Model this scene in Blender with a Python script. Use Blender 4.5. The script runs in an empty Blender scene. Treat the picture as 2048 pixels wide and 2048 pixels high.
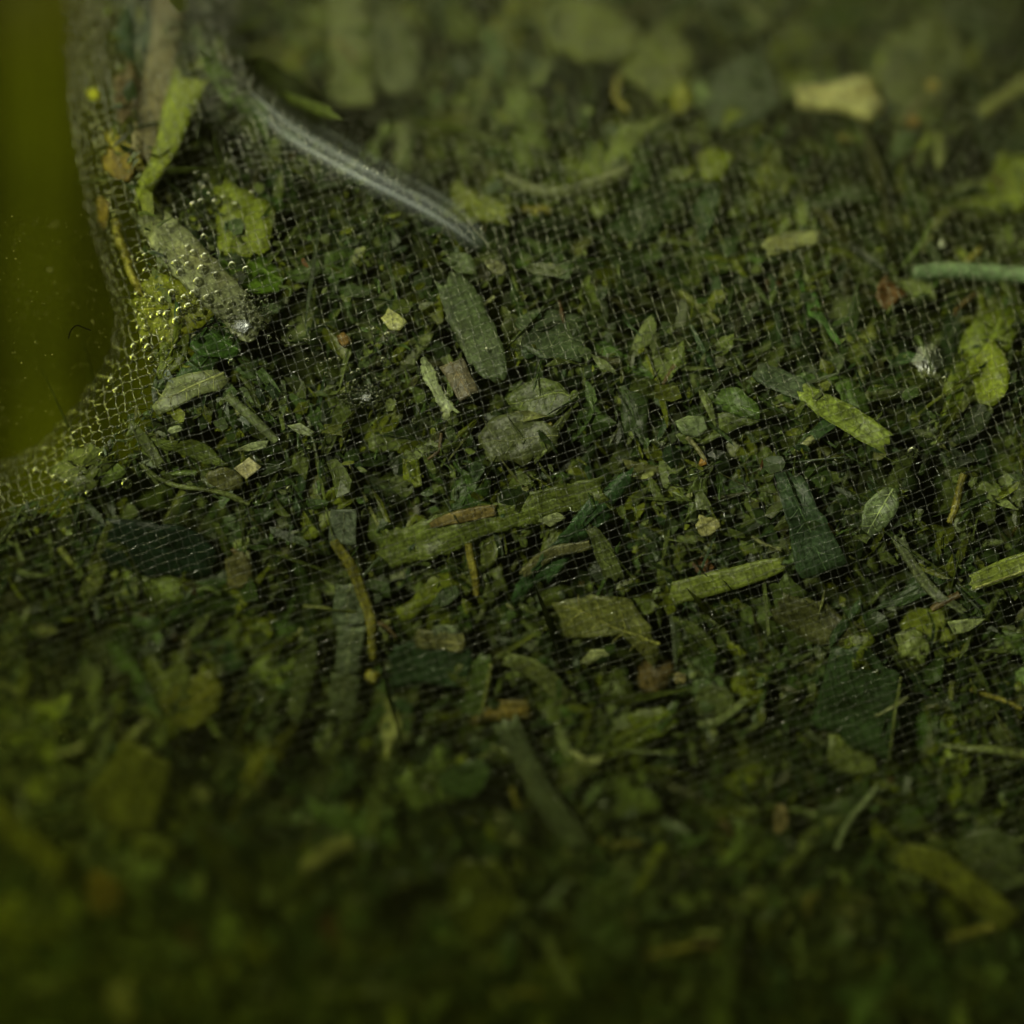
import bpy, math, random
import numpy as np
from mathutils import Vector

random.seed(7)
RNG = np.random.default_rng(11)
sc = bpy.context.scene
sc.unit_settings.system = 'METRIC'
sc.unit_settings.scale_length = 0.001          # one unit is one millimetre: a macro view, about 20 mm wide
sc.unit_settings.length_unit = 'MILLIMETERS'
COL = sc.collection

# ------------------------------------------------------------------ camera
DIST = 100.0                                   # lens to the sharp zone of the bag, mm
cam_d = bpy.data.cameras.new('camera')
cam = bpy.data.objects.new('camera', cam_d)
COL.objects.link(cam)
cam.location = (0, -DIST, 0)
cam.rotation_euler = (math.radians(90), 0, 0)
cam_d.sensor_width = 36
cam_d.lens = 36 * DIST / 20.0                  # 20 mm field at 100 mm
cam_d.clip_start = 1.0
cam_d.clip_end = 1000
cam_d.dof.use_dof = True
cam_d.dof.focus_distance = DIST + 0.15
APERTURE = 5.4                                 # mm, diameter
cam_d.dof.aperture_fstop = cam_d.lens * 1e-3 / APERTURE
sc.camera = cam

# ------------------------------------------------------------------ world, lamps, exposure
w = bpy.data.worlds.new('World')
sc.world = w
w.use_nodes = True
w.node_tree.nodes['Background'].inputs[0].default_value = (0.75, 0.85, 0.8, 1)
w.node_tree.nodes['Background'].inputs[1].default_value = 0.04


def area(name, loc, target, size, power, color):
    l = bpy.data.lights.new(name, 'AREA')
    l.shape = 'DISK'
    l.size = size
    l.energy = power
    l.color = color
    o = bpy.data.objects.new(name, l)
    o.location = loc
    o.rotation_euler = (Vector(target) - Vector(loc)).to_track_quat('-Z', 'Y').to_euler()
    COL.objects.link(o)
    return o


area('overhead_lamp', (-50, 16, 56), (0, 0, -2), 230, 250000, (1.0, 0.975, 0.92))
area('front_lamp', (-48, -133, 20), (0, 0, -6), 4.5, 180000, (1.0, 0.98, 0.93))
area('added_back_lamp', (-92, 44, 18), (-9, 6, 2), 90, 45000, (1.0, 0.93, 0.62))  # unseen lamp added to give the mesh rim its yellow glow

vs = sc.view_settings
vs.view_transform = 'Standard'
vs.look = 'None'
vs.gamma = 1.0
vs.exposure = 0.02
vs.use_curve_mapping = False
cy = sc.cycles
cy.use_denoising = True
cy.use_adaptive_sampling = True
cy.adaptive_threshold = 0.05
cy.use_light_tree = False
cy.max_bounces = 4
cy.diffuse_bounces = 2
cy.glossy_bounces = 3
cy.transmission_bounces = 6
cy.transparent_max_bounces = 40
cy.volume_bounces = 1
cy.sample_clamp_indirect = 4.0
cy.caustics_reflective = False
cy.caustics_refractive = False

# ------------------------------------------------------------------ geometry of the bag's surface
# p = (px, py): position on the cloth, counted in 1/102.4 mm; D: depth behind the sharp plane, mm
PX = 10.0 / 1024.0


def world(px, py, D):
    s = (DIST + D) / DIST * PX
    return np.stack([(px - 1024) * s, D, (1024 - py) * s], -1)


def dense(poly, step=6.0):
    poly = np.array(poly, float)
    out = []
    for a, b in zip(poly[:-1], poly[1:]):
        n = max(2, int(np.hypot(*(b - a)) / step))
        t = np.linspace(0, 1, n, endpoint=False)[:, None]
        out.append(a + (b - a) * t)
    out.append(poly[-1:])
    return np.concatenate(out)


def smooth_poly(poly, it=3):
    p = np.array(poly, float)
    for _ in range(it):                        # Chaikin
        q = np.empty((2 * len(p), 2))
        q[0] = p[0]
        q[-1] = p[-1]
        q[1:-1:2] = 0.75 * p[:-1] + 0.25 * p[1:]
        q[2:-1:2] = 0.25 * p[:-1] + 0.75 * p[1:]
        p = q
    return p


SIL = dense(smooth_poly([(118, -260), (125, 0), (134, 200), (148, 330), (183, 470), (220, 590), (227, 660), (212, 712), (181, 758), (140, 818), (75, 888), (0, 926), (-200, 985)]))
RIDGE = dense(smooth_poly([(395, -260), (420, 0), (470, 120), (560, 235), (700, 320), (850, 400), (935, 460), (1010, 560)]))
TUCK = dense(smooth_poly([(262, 470), (330, 392), (400, 312), (490, 235)]))


def near(poly, x, y):
    """signed distance to a line (positive to the side of its left-hand normal in picture axes), its nearest point, its position along"""
    x = np.asarray(x, float)
    shp = x.shape
    P = np.stack([x.ravel(), np.asarray(y, float).ravel()], -1)
    tang = np.gradient(poly, axis=0)
    tang /= np.linalg.norm(tang, axis=1)[:, None]
    nor = np.stack([tang[:, 1], -tang[:, 0]], -1)
    idx = np.empty(len(P), int)
    for i in range(0, len(P), 20000):
        c = P[i:i + 20000]
        d2 = ((c[:, None, :] - poly[None]) ** 2).sum(-1)
        idx[i:i + 20000] = d2.argmin(1)
    v = P - poly[idx]
    n = nor[idx]
    d = (v * n).sum(-1)
    full = np.linalg.norm(v, axis=1)
    d = np.where(d >= 0, full, -full)
    return d.reshape(shp), poly[idx].reshape(shp + (2,)), n.reshape(shp + (2,)), (idx / (len(poly) - 1)).reshape(shp)


def sstep(t):
    t = np.clip(t, 0, 1)
    return t * t * (3 - 2 * t)


def wob(x, y, k, ph):
    return np.sin(x * k + ph + 1.7 * np.sin(y * k * 0.83 + ph * 2.1)) * np.cos(y * k * 1.13 - ph + 1.3 * np.sin(x * k * 0.71))


# hollows between the lumps of packed herb: x, y, half length, half width, turn (degrees), depth (mm)
HOLLOWS = [(600, 695, 95, 42, 10, 1.9), (935, 690, 95, 26, 60, 1.7), (430, 705, 60, 34, 10, 1.5), (560, 560, 70, 40, 30, 1.2), (300, 1040, 120, 45, 15, 1.6), (320, 1130, 110, 50, 25, 1.5),
           (1085, 1150, 70, 34, 0, 1.6), (1232, 1092, 44, 24, 65, 1.6), (1590, 1180, 125, 26, -12, 1.9), (1850, 930, 130, 30, 62, 1.9), (1690, 1010, 44, 40, 0, 1.3), (1880, 640, 60, 50, 0, 1.6),
           (765, 215, 130, 44, 5, 1.7), (1250, 130, 70, 60, 50, 1.6), (1480, 75, 70, 40, 0, 1.6), (1440, 235, 70, 50, 0, 1.5), (1700, 320, 60, 44, 20, 1.5), (1285, 1335, 70, 44, 10, 1.5),
           (960, 1325, 40, 34, 0, 1.5), (420, 1570, 90, 56, 0, 1.7), (600, 1580, 90, 50, 70, 1.7), (1055, 1700, 150, 44, 55, 1.9), (1885, 1855, 80, 56, -30, 1.9), (850, 1890, 90, 60, 0, 1.6),
           (1075, 795, 46, 26, 0, 1.4), (1288, 925, 40, 24, 60, 1.4), (1790, 1215, 70, 40, 20, 1.4), (1980, 880, 60, 50, 40, 1.5), (2000, 250, 60, 50, 0, 1.5), (620, 1190, 50, 40, 0, 1.4),
           (800, 1240, 46, 30, 0, 1.3), (1480, 1560, 70, 50, 0, 1.5), (1600, 1590, 60, 40, 30, 1.4), (150, 1330, 80, 44, 20, 1.4), (1200, 420, 60, 40, 0, 1.3), (1330, 560, 90, 30, -20, 1.3)]
_hr = random.Random(5)
HOLLOWS += [(_hr.uniform(250, 2040), _hr.uniform(330, 2030), _hr.uniform(26, 70), _hr.uniform(18, 34), _hr.uniform(0, 180), _hr.uniform(0.8, 1.5)) for _k in range(46)]


def hollow(x, y):
    x, y = np.asarray(x, float), np.asarray(y, float)
    out = np.zeros(np.broadcast(x, y).shape)
    for cx, cy_, a, b, g, dp in HOLLOWS:
        c, s_ = math.cos(math.radians(g)), math.sin(math.radians(g))
        u, v = (x - cx) * c + (y - cy_) * s_, -(x - cx) * s_ + (y - cy_) * c
        out = np.maximum(out, 1.8 * dp * np.exp(-((u / a) ** 2 + (v / b) ** 2) ** 1.5))
    return out


ROLL = 135.0


def surf(x, y):
    """cloth point (x, y) -> world position, mm"""
    x = np.asarray(x, float)
    y = np.asarray(y, float)
    a, near_p, n, _t = near(SIL, x, y)
    a = np.where(np.abs(a) > 1e6, a, a)
    th = np.clip((ROLL - a) / ROLL, 0, 2.7)
    a_new = np.where(a < ROLL, ROLL - ROLL * np.sin(th), a)
    qx = np.where(a < ROLL, near_p[..., 0] + n[..., 0] * a_new, x)
    qy = np.where(a < ROLL, near_p[..., 1] + n[..., 1] * a_new, y)
    roll = np.where(a < ROLL, ROLL * (1 - np.cos(th)) * PX * 2.2, 0)
    yc = 700 + 330 * (qx / 2048.0)
    up = np.clip((yc - qy) / 1024.0, 0, None)
    dn = np.clip((qy - yc) / 1024.0, 0, None)
    D = 8.8 * up ** 1.9 + 6.6 * dn ** 1.8
    D = D + 1.6 * np.clip((500 - qx) / 500, 0, None) ** 2 * np.clip((qy - 900) / 900, 0, 1.3)
    b, _q, _n2, t = near(RIDGE, qx, qy)
    wgt = sstep((1.0 - t) / 0.45)
    D = D + wgt * (2.4 * sstep((b + 12) / 60) * np.exp(-np.clip(b, 0, None) / 420) - 0.75 * np.exp(-np.abs(np.minimum(b, 0)) / 95) * (b < 0) - 0.75 * np.exp(-np.clip(b, 0, None) / 40) * (b >= 0))
    c, _q, _n2, t = near(TUCK, qx, qy)
    D = D + 0.5 * np.exp(-(c / 24.0) ** 2)
    D = D + 0.12 * wob(qx, qy, 0.011, 0.4) + 0.05 * wob(qx, qy, 0.027, 1.9)
    D = D + roll
    return world(qx, qy, D)


def surf_n(x, y, e=3.0):
    p = surf(x, y)
    du = surf(np.asarray(x) + e, y) - p
    dv = surf(x, np.asarray(y) + e) - p
    n = np.cross(du, dv)
    n /= np.linalg.norm(n, axis=-1)[..., None] + 1e-12
    return p, n                                # outward (towards the viewer on the facing side)


P_, N_ = surf_n(np.array([1024.0]), np.array([1024.0]))
SGN = -1.0 if N_[0, 1] > 0 else 1.0            # make it point to -Y


def surf_out(x, y):
    p, n = surf_n(x, y)
    return p, n * SGN


# ------------------------------------------------------------------ materials
def mat(name):
    m = bpy.data.materials.new(name)
    m.use_nodes = True
    nt = m.node_tree
    for n in list(nt.nodes):
        nt.nodes.remove(n)
    out = nt.nodes.new('ShaderNodeOutputMaterial')
    return m, nt, out


def node(nt, t, **kw):
    n = nt.nodes.new(t)
    for k, v in kw.items():
        if k.startswith('i_'):
            n.inputs[k[2:].replace('_', ' ')].default_value = v
        else:
            setattr(n, k, v)
    return n


def herb_material(name, use_attr=False, stripes=False):
    m, nt, out = mat(name)
    L = nt.links.new
    co = node(nt, 'ShaderNodeTexCoord')
    info = node(nt, 'ShaderNodeObjectInfo')
    src = co.outputs['Object']
    off = node(nt, 'ShaderNodeVectorMath', operation='ADD')
    L(src, off.inputs[0])
    rnd = node(nt, 'ShaderNodeMath', operation='MULTIPLY')
    L(info.outputs['Random'], rnd.inputs[0])
    rnd.inputs[1].default_value = 40.0
    L(rnd.outputs[0], off.inputs[1])
    vec = off.outputs[0]
    if use_attr:
        at = node(nt, 'ShaderNodeAttribute', attribute_name='tint')
        base = at.outputs['Color']
    else:
        base = info.outputs['Color']
    n1 = node(nt, 'ShaderNodeTexNoise')
    n1.inputs['Scale'].default_value = 2.2
    n1.inputs['Detail'].default_value = 5
    n1.inputs['Roughness'].default_value = 0.65
    L(vec, n1.inputs['Vector'])
    n2 = node(nt, 'ShaderNodeTexNoise')
    n2.inputs['Scale'].default_value = 14.0
    n2.inputs['Detail'].default_value = 4
    L(vec, n2.inputs['Vector'])
    vo = node(nt, 'ShaderNodeTexVoronoi', feature='DISTANCE_TO_EDGE')
    vo.inputs['Scale'].default_value = 5.5
    L(vec, vo.inputs['Vector'])
    # tone mottling
    r1 = node(nt, 'ShaderNodeMapRange')
    r1.inputs[1].default_value = 0.3
    r1.inputs[2].default_value = 0.7
    r1.inputs[3].default_value = 0.45
    r1.inputs[4].default_value = 1.5
    L(n1.outputs[0], r1.inputs[0])
    r2 = node(nt, 'ShaderNodeMapRange')
    r2.inputs[1].default_value = 0.3
    r2.inputs[2].default_value = 0.7
    r2.inputs[3].default_value = 0.55
    r2.inputs[4].default_value = 1.45
    L(n2.outputs[0], r2.inputs[0])
    vein = node(nt, 'ShaderNodeMapRange')
    vein.inputs[1].default_value = 0.0
    vein.inputs[2].default_value = 0.06
    vein.inputs[3].default_value = 1.28
    vein.inputs[4].default_value = 1.0
    L(vo.outputs['Distance'], vein.inputs[0])
    mu = node(nt, 'ShaderNodeMath', operation='MULTIPLY')
    L(r1.outputs[0], mu.inputs[0])
    L(r2.outputs[0], mu.inputs[1])
    mu2 = node(nt, 'ShaderNodeMath', operation='MULTIPLY')
    L(mu.outputs[0], mu2.inputs[0])
    L(vein.outputs[0], mu2.inputs[1])
    val = mu2.outputs[0]
    if stripes:
        at2 = node(nt, 'ShaderNodeAttribute', attribute_name='across')
        sn = node(nt, 'ShaderNodeTexNoise', noise_dimensions='1D')
        sn.inputs['Scale'].default_value = 9.0
        sn.inputs['Detail'].default_value = 3
        ad = node(nt, 'ShaderNodeMath', operation='ADD')
        L(at2.outputs['Fac'], ad.inputs[0])
        L(rnd.outputs[0], ad.inputs[1])
        L(ad.outputs[0], sn.inputs['W'])
        r3 = node(nt, 'ShaderNodeMapRange')
        r3.inputs[1].default_value = 0.3
        r3.inputs[2].default_value = 0.7
        r3.inputs[3].default_value = 0.72
        r3.inputs[4].default_value = 1.28
        L(sn.outputs[0], r3.inputs[0])
        mu3 = node(nt, 'ShaderNodeMath', operation='MULTIPLY')
        L(val, mu3.inputs[0])
        L(r3.outputs[0], mu3.inputs[1])
        val = mu3.outputs[0]
    sc_ = node(nt, 'ShaderNodeVectorMath', operation='SCALE')
    L(base, sc_.inputs[0])
    L(val, sc_.inputs['Scale'])
    # brown bruising
    br = node(nt, 'ShaderNodeTexNoise')
    br.inputs['Scale'].default_value = 0.9
    br.inputs['Detail'].default_value = 3
    L(vec, br.inputs['Vector'])
    rb = node(nt, 'ShaderNodeMapRange')
    rb.inputs[1].default_value = 0.58
    rb.inputs[2].default_value = 0.72
    rb.inputs[3].default_value = 0.0
    rb.inputs[4].default_value = 0.55
    L(br.outputs[0], rb.inputs[0])
    mx = node(nt, 'ShaderNodeMix', data_type='RGBA', blend_type='MULTIPLY')
    L(rb.outputs[0], mx.inputs[0])
    L(sc_.outputs[0], mx.inputs[6])
    mx.inputs[7].default_value = (0.8, 0.68, 0.45, 1)
    colr = mx.outputs[2]
    bump = node(nt, 'ShaderNodeBump')
    bump.inputs['Strength'].default_value = 0.55
    bump.inputs['Distance'].default_value = 0.025
    hs = node(nt, 'ShaderNodeMath', operation='ADD')
    L(n2.outputs[0], hs.inputs[0])
    L(n1.outputs[0], hs.inputs[1])
    L(hs.outputs[0], bump.inputs['Height'])
    p = node(nt, 'ShaderNodeBsdfPrincipled')
    p.inputs['Roughness'].default_value = 0.38
    p.inputs['Specular IOR Level'].default_value = 0.34
    L(colr, p.inputs['Base Color'])
    L(bump.outputs[0], p.inputs['Normal'])
    tr = node(nt, 'ShaderNodeBsdfTranslucent')
    L(colr, tr.inputs['Color'])
    L(bump.outputs[0], tr.inputs['Normal'])
    ms = node(nt, 'ShaderNodeMixShader')
    ms.inputs[0].default_value = 0.38
    L(p.outputs[0], ms.inputs[1])
    L(tr.outputs[0], ms.inputs[2])
    L(ms.outputs[0], out.inputs['Surface'])
    return m


M_LEAF = herb_material('wet_leaf')
M_STEM = herb_material('wet_stem', stripes=True)
M_CRUMB = herb_material('herb_crumb', use_attr=True)


def nylon_material(name, body, edge_dark, gloss_rough=0.13, coat=0.5):
    m, nt, out = mat(name)
    L = nt.links.new
    lw = node(nt, 'ShaderNodeLayerWeight')
    lw.inputs['Blend'].default_value = 0.5
    # clear core; flanks tinted darker in place of refraction
    ramp = node(nt, 'ShaderNodeMapRange')
    ramp.inputs[1].default_value = 0.25
    ramp.inputs[2].default_value = 0.8
    ramp.inputs[3].default_value = 0.97
    ramp.inputs[4].default_value = edge_dark
    L(lw.outputs['Facing'], ramp.inputs[0])
    tr = node(nt, 'ShaderNodeBsdfTransparent')
    L(ramp.outputs[0], tr.inputs['Color'])
    df = node(nt, 'ShaderNodeBsdfDiffuse')
    df.inputs['Color'].default_value = (0.8, 0.83, 0.82, 1)
    tl = node(nt, 'ShaderNodeBsdfTranslucent')
    tl.inputs['Color'].default_value = (0.8, 0.83, 0.82, 1)
    hx = node(nt, 'ShaderNodeMixShader')
    hx.inputs[0].default_value = 0.5
    L(df.outputs[0], hx.inputs[1])
    L(tl.outputs[0], hx.inputs[2])
    m1 = node(nt, 'ShaderNodeMixShader')
    m1.inputs[0].default_value = body
    L(tr.outputs[0], m1.inputs[1])
    L(hx.outputs[0], m1.inputs[2])
    gl = node(nt, 'ShaderNodeBsdfGlossy')
    gl.inputs['Color'].default_value = (1, 1, 1, 1)
    gl.inputs['Roughness'].default_value = gloss_rough
    fr = node(nt, 'ShaderNodeFresnel')
    fr.inputs['IOR'].default_value = 1.24
    fm = node(nt, 'ShaderNodeMath', operation='MULTIPLY')
    L(fr.outputs[0], fm.inputs[0])
    fm.inputs[1].default_value = coat
    m2 = node(nt, 'ShaderNodeMixShader')
    L(fm.outputs[0], m2.inputs[0])
    L(m1.outputs[0], m2.inputs[1])
    L(gl.outputs[0], m2.inputs[2])
    L(m2.outputs[0], out.inputs['Surface'])
    return m


M_NYLON = nylon_material('clear_nylon', 0.023, 0.86, 0.12, 1.0)
M_FOLD, _nt, _o = mat('folded_nylon_sheen')  # whitish sheen of the fold is put into colour and opacity
_at = node(_nt, 'ShaderNodeAttribute', attribute_name='across')
_ml = node(_nt, 'ShaderNodeMath', operation='MULTIPLY')
_ml.inputs[1].default_value = 0.26
_tr = node(_nt, 'ShaderNodeBsdfTransparent')
_pb = node(_nt, 'ShaderNodeBsdfPrincipled')
_pb.inputs['Base Color'].default_value = (0.62, 0.68, 0.78, 1)
_pb.inputs['Roughness'].default_value = 0.35
_mx = node(_nt, 'ShaderNodeMixShader')
_nt.links.new(_at.outputs['Fac'], _ml.inputs[0])
_nt.links.new(_ml.outputs[0], _mx.inputs[0])
_nt.links.new(_tr.outputs[0], _mx.inputs[1])
_nt.links.new(_pb.outputs[0], _mx.inputs[2])
_nt.links.new(_mx.outputs[0], _o.inputs['Surface'])


def simple(name, color, rough=0.5, spec=0.3, scale=3.0, lo=0.6, hi=1.4):
    m, nt, out = mat(name)
    p = node(nt, 'ShaderNodeBsdfPrincipled')
    tc = node(nt, 'ShaderNodeTexCoord')
    nz = node(nt, 'ShaderNodeTexNoise')
    nz.inputs['Scale'].default_value = scale
    nz.inputs['Detail'].default_value = 4
    nt.links.new(tc.outputs['Object'], nz.inputs['Vector'])
    mr = node(nt, 'ShaderNodeMapRange')
    mr.inputs[1].default_value = 0.3
    mr.inputs[2].default_value = 0.7
    mr.inputs[3].default_value = lo
    mr.inputs[4].default_value = hi
    nt.links.new(nz.outputs[0], mr.inputs[0])
    s = node(nt, 'ShaderNodeVectorMath', operation='SCALE')
    s.inputs[0].default_value = color[:3]
    nt.links.new(mr.outputs[0], s.inputs['Scale'])
    nt.links.new(s.outputs[0], p.inputs['Base Color'])
    p.inputs['Roughness'].default_value = rough
    p.inputs['Specular IOR Level'].default_value = spec
    nt.links.new(p.outputs[0], out.inputs['Surface'])
    return m


M_BED = simple('shade_dark_leaf_bed', (0.02, 0.026, 0.008), 0.7, 0.1)  # near-black base colour stands in for shade in the gaps
M_WALL = simple('painted_murk_vessel', (0.07, 0.066, 0.006), 0.45, 0.2, 0.22, 0.25, 1.75)  # cloudy murk of the liquid painted onto the wall
M_FIBER = simple('dark_fibre', (0.004, 0.004, 0.003), 0.9, 0.0)
M_SPECK = simple('pale_sediment', (0.25, 0.25, 0.07), 0.6, 0.2)

M_BUB, _nt, _o = mat('air_bubble')
_g = node(_nt, 'ShaderNodeBsdfGlass')
_g.inputs['IOR'].default_value = 0.75
_g.inputs['Roughness'].default_value = 0.02
_t = node(_nt, 'ShaderNodeBsdfTransparent')
_m = node(_nt, 'ShaderNodeMixShader')
_m.inputs[0].default_value = 0.8
_nt.links.new(_t.outputs[0], _m.inputs[1])
_nt.links.new(_g.outputs[0], _m.inputs[2])
_nt.links.new(_m.outputs[0], _o.inputs['Surface'])

M_FILM, _nt, _o = mat('foam_glint_mirror')  # mirror patch added for the white glints in the foam
_g = node(_nt, 'ShaderNodeBsdfGlossy')
_g.inputs['Roughness'].default_value = 0.4
_g.inputs['Color'].default_value = (0.95, 0.97, 1, 1)
_t = node(_nt, 'ShaderNodeBsdfTransparent')
_m = node(_nt, 'ShaderNodeMixShader')
_m.inputs[0].default_value = 0.6
_nt.links.new(_t.outputs[0], _m.inputs[1])
_nt.links.new(_g.outputs[0], _m.inputs[2])
_nt.links.new(_m.outputs[0], _o.inputs['Surface'])

M_LIQ, _nt, _o = mat('herb_infusion')
_v = node(_nt, 'ShaderNodeVolumeAbsorption')
_v.inputs['Color'].default_value = (0.77, 0.84, 0.0, 1)
_v.inputs['Density'].default_value = 0.056
_s = node(_nt, 'ShaderNodeVolumeScatter')
_s.inputs['Color'].default_value = (0.9, 0.92, 0.2, 1)
_s.inputs['Density'].default_value = 0.0011
_s.inputs['Anisotropy'].default_value = 0.2
_a = node(_nt, 'ShaderNodeAddShader')
_nt.links.new(_v.outputs[0], _a.inputs[0])
_nt.links.new(_s.outputs[0], _a.inputs[1])
_nt.links.new(_a.outputs[0], _o.inputs['Volume'])


# ------------------------------------------------------------------ object helpers
def mesh_obj(name, V, F, material, parent=None, origin=None, smooth=True, tint=None, across=None, color=None):
    V = np.asarray(V, float)
    if origin is None:
        origin = V.mean(0) if parent is None else np.zeros(3)
    me = bpy.data.meshes.new(name)
    me.from_pydata((V - origin).tolist(), [], F if isinstance(F, list) else F.tolist())
    if smooth:
        me.polygons.foreach_set('use_smooth', np.ones(len(me.polygons), bool))
    if tint is not None:
        at = me.color_attributes.new('tint', 'FLOAT_COLOR', 'POINT')
        at.data.foreach_set('color', np.concatenate([tint, np.ones((len(tint), 1))], 1).astype(np.float32).ravel())
    if across is not None:
        at = me.attributes.new('across', 'FLOAT', 'POINT')
        at.data.foreach_set('value', np.asarray(across, np.float32))
    me.materials.append(material)
    me.update()
    o = bpy.data.objects.new(name, me)
    COL.objects.link(o)
    o.location = origin
    if parent is not None:
        o.parent = parent
    if color is not None:
        o.color = (color[0], color[1], color[2], 1)
    return o


def tag(o, label=None, cat=None, group=None, kind=None):
    if label:
        o['label'] = label
    if cat:
        o['category'] = cat
    if group:
        o['group'] = group
    if kind:
        o['kind'] = kind
    return o


# ------------------------------------------------------------------ setting: liquid, vessel wall, bed of packed herb
def box(x0, x1, y0, y1, z0, z1):
    V = [(x, y, z) for x in (x0, x1) for y in (y0, y1) for z in (z0, z1)]
    F = [(0, 1, 3, 2), (4, 6, 7, 5), (0, 4, 5, 1), (2, 3, 7, 6), (0, 2, 6, 4), (1, 5, 7, 3)]
    return V, F


V, F = box(-45, 45, -3.0, 48, -45, 12.5)
liq = mesh_obj('infusion_water', V, F, M_LIQ, smooth=False)
tag(liq, 'murky yellow green infusion liquid around the mesh bag', kind='structure')

# curved vessel wall behind the bag; ribs added so shading makes vertical bands
xs = np.linspace(-42, 42, 421)
zs = np.linspace(-44, 44, 23)
X, Z = np.meshgrid(xs, zs, indexing='ij')
rib = 1.1 * np.sin(X * 1.9 + 0.5) + 0.5 * np.sin(X * 4.3 + 1.0 + 0.1 * Z) + 0.5 * np.sin(Z * 0.35 + X * 0.2)
Y = 17.5 + 0.010 * (42 ** 2 - X ** 2) * 0.8 + rib
V = np.stack([X, Y, Z], -1).reshape(-1, 3)
Vb = V + np.array([0, 2.2, 0])
nx, nz = X.shape
F = []
for i in range(nx - 1):
    for j in range(nz - 1):
        a = i * nz + j
        F.append((a, a + nz, a + nz + 1, a + 1))
wall = mesh_obj('vessel_wall', V, F, M_WALL, origin=np.zeros(3))
tag(wall, 'blurred yellow green vessel wall behind the bag, ribs added for light bands', kind='structure')

gx = np.arange(-420, 2420, 14.0)
gy = np.arange(-420, 2420, 14.0)
GX, GY = np.meshgrid(gx, gy, indexing='ij')
p, n = surf_out(GX, GY)
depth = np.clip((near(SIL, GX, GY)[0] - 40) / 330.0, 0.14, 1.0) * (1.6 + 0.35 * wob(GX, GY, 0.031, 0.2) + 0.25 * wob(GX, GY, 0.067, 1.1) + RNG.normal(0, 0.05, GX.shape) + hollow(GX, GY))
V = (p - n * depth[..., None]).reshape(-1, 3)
ny = len(gy)
aS, _a, _b, _c = near(SIL, GX, GY)
F = []
for i in range(len(gx) - 1):
    for j in range(ny - 1):
        if aS[i, j] > 150:
            a = i * ny + j
            F.append((a, a + ny, a + ny + 1, a + 1))
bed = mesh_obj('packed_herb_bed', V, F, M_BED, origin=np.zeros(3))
tag(bed, 'packed wet herb deep between the leaf fragments, coloured dark as shade', 'herb', kind='stuff')

# ------------------------------------------------------------------ the bag of woven nylon
bag = bpy.data.objects.new('mesh_bag', None)
COL.objects.link(bag)
tag(bag, 'fine clear nylon mesh bag packed with wet chopped herbs', 'bag')

DU = np.array([19.4, -6.9])                    # cell step along a weft thread
DV = np.array([5.4, 16.9])                     # cell step along a warp thread
O0 = np.array([1024.0, 1000.0])
INV = np.linalg.inv(np.stack([DU, DV], 1))


def cloth(u, v):
    """weave coordinates -> cloth point"""
    x = O0[0] + DU[0] * u + DV[0] * v
    y = O0[1] + DU[1] * u + DV[1] * v
    # the cloth is drawn together towards the ridge at the top
    k = np.exp(-(((x - 430) / 300) ** 2 + ((y + 40) / 300) ** 2))
    x = x - (x - 430) * 0.25 * k
    y = y - (y + 40) * 0.18 * k
    x = x + 7 * wob(x, y, 0.0052, 0.3) + 2.2 * wob(x, y, 0.021, 2.2)
    y = y + 7 * wob(x, y, 0.0047, 1.6) + 2.2 * wob(x, y, 0.019, 0.9)
    return x, y


def tube(path, radius, sides, closed_ends=False, ref=(0, -1, 0)):
    """swept tube round a world path; radius scalar or per point"""
    P = np.asarray(path)
    T = np.gradient(P, axis=0)
    T /= np.linalg.norm(T, axis=1)[:, None] + 1e-12
    ref = np.asarray(ref, float)
    B = np.cross(T, ref)
    B /= np.linalg.norm(B, axis=1)[:, None] + 1e-12
    Nn = np.cross(B, T)
    r = np.broadcast_to(np.asarray(radius, float), (len(P),))
    ang = np.arange(sides) / sides * 2 * np.pi
    ring = np.cos(ang)[None, :, None] * Nn[:, None, :] + np.sin(ang)[None, :, None] * B[:, None, :]
    V = P[:, None, :] + ring * r[:, None, None]
    m = len(P)
    i = np.arange(m - 1)[:, None] * sides
    j = np.arange(sides)[None, :]
    k = (j + 1) % sides
    F = np.stack([i + j, i + k, i + sides + k, i + sides + j], -1).reshape(-1, 4)
    return V.reshape(-1, 3), F


THREAD_R = 0.0128
CRIMP = 0.025


def hlim(x, y):
    """pieces lie shallower where the cloth turns round the rim"""
    return np.clip((near(SIL, x, y)[0] - 40) / 330.0, 0.12, 1.0)


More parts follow.
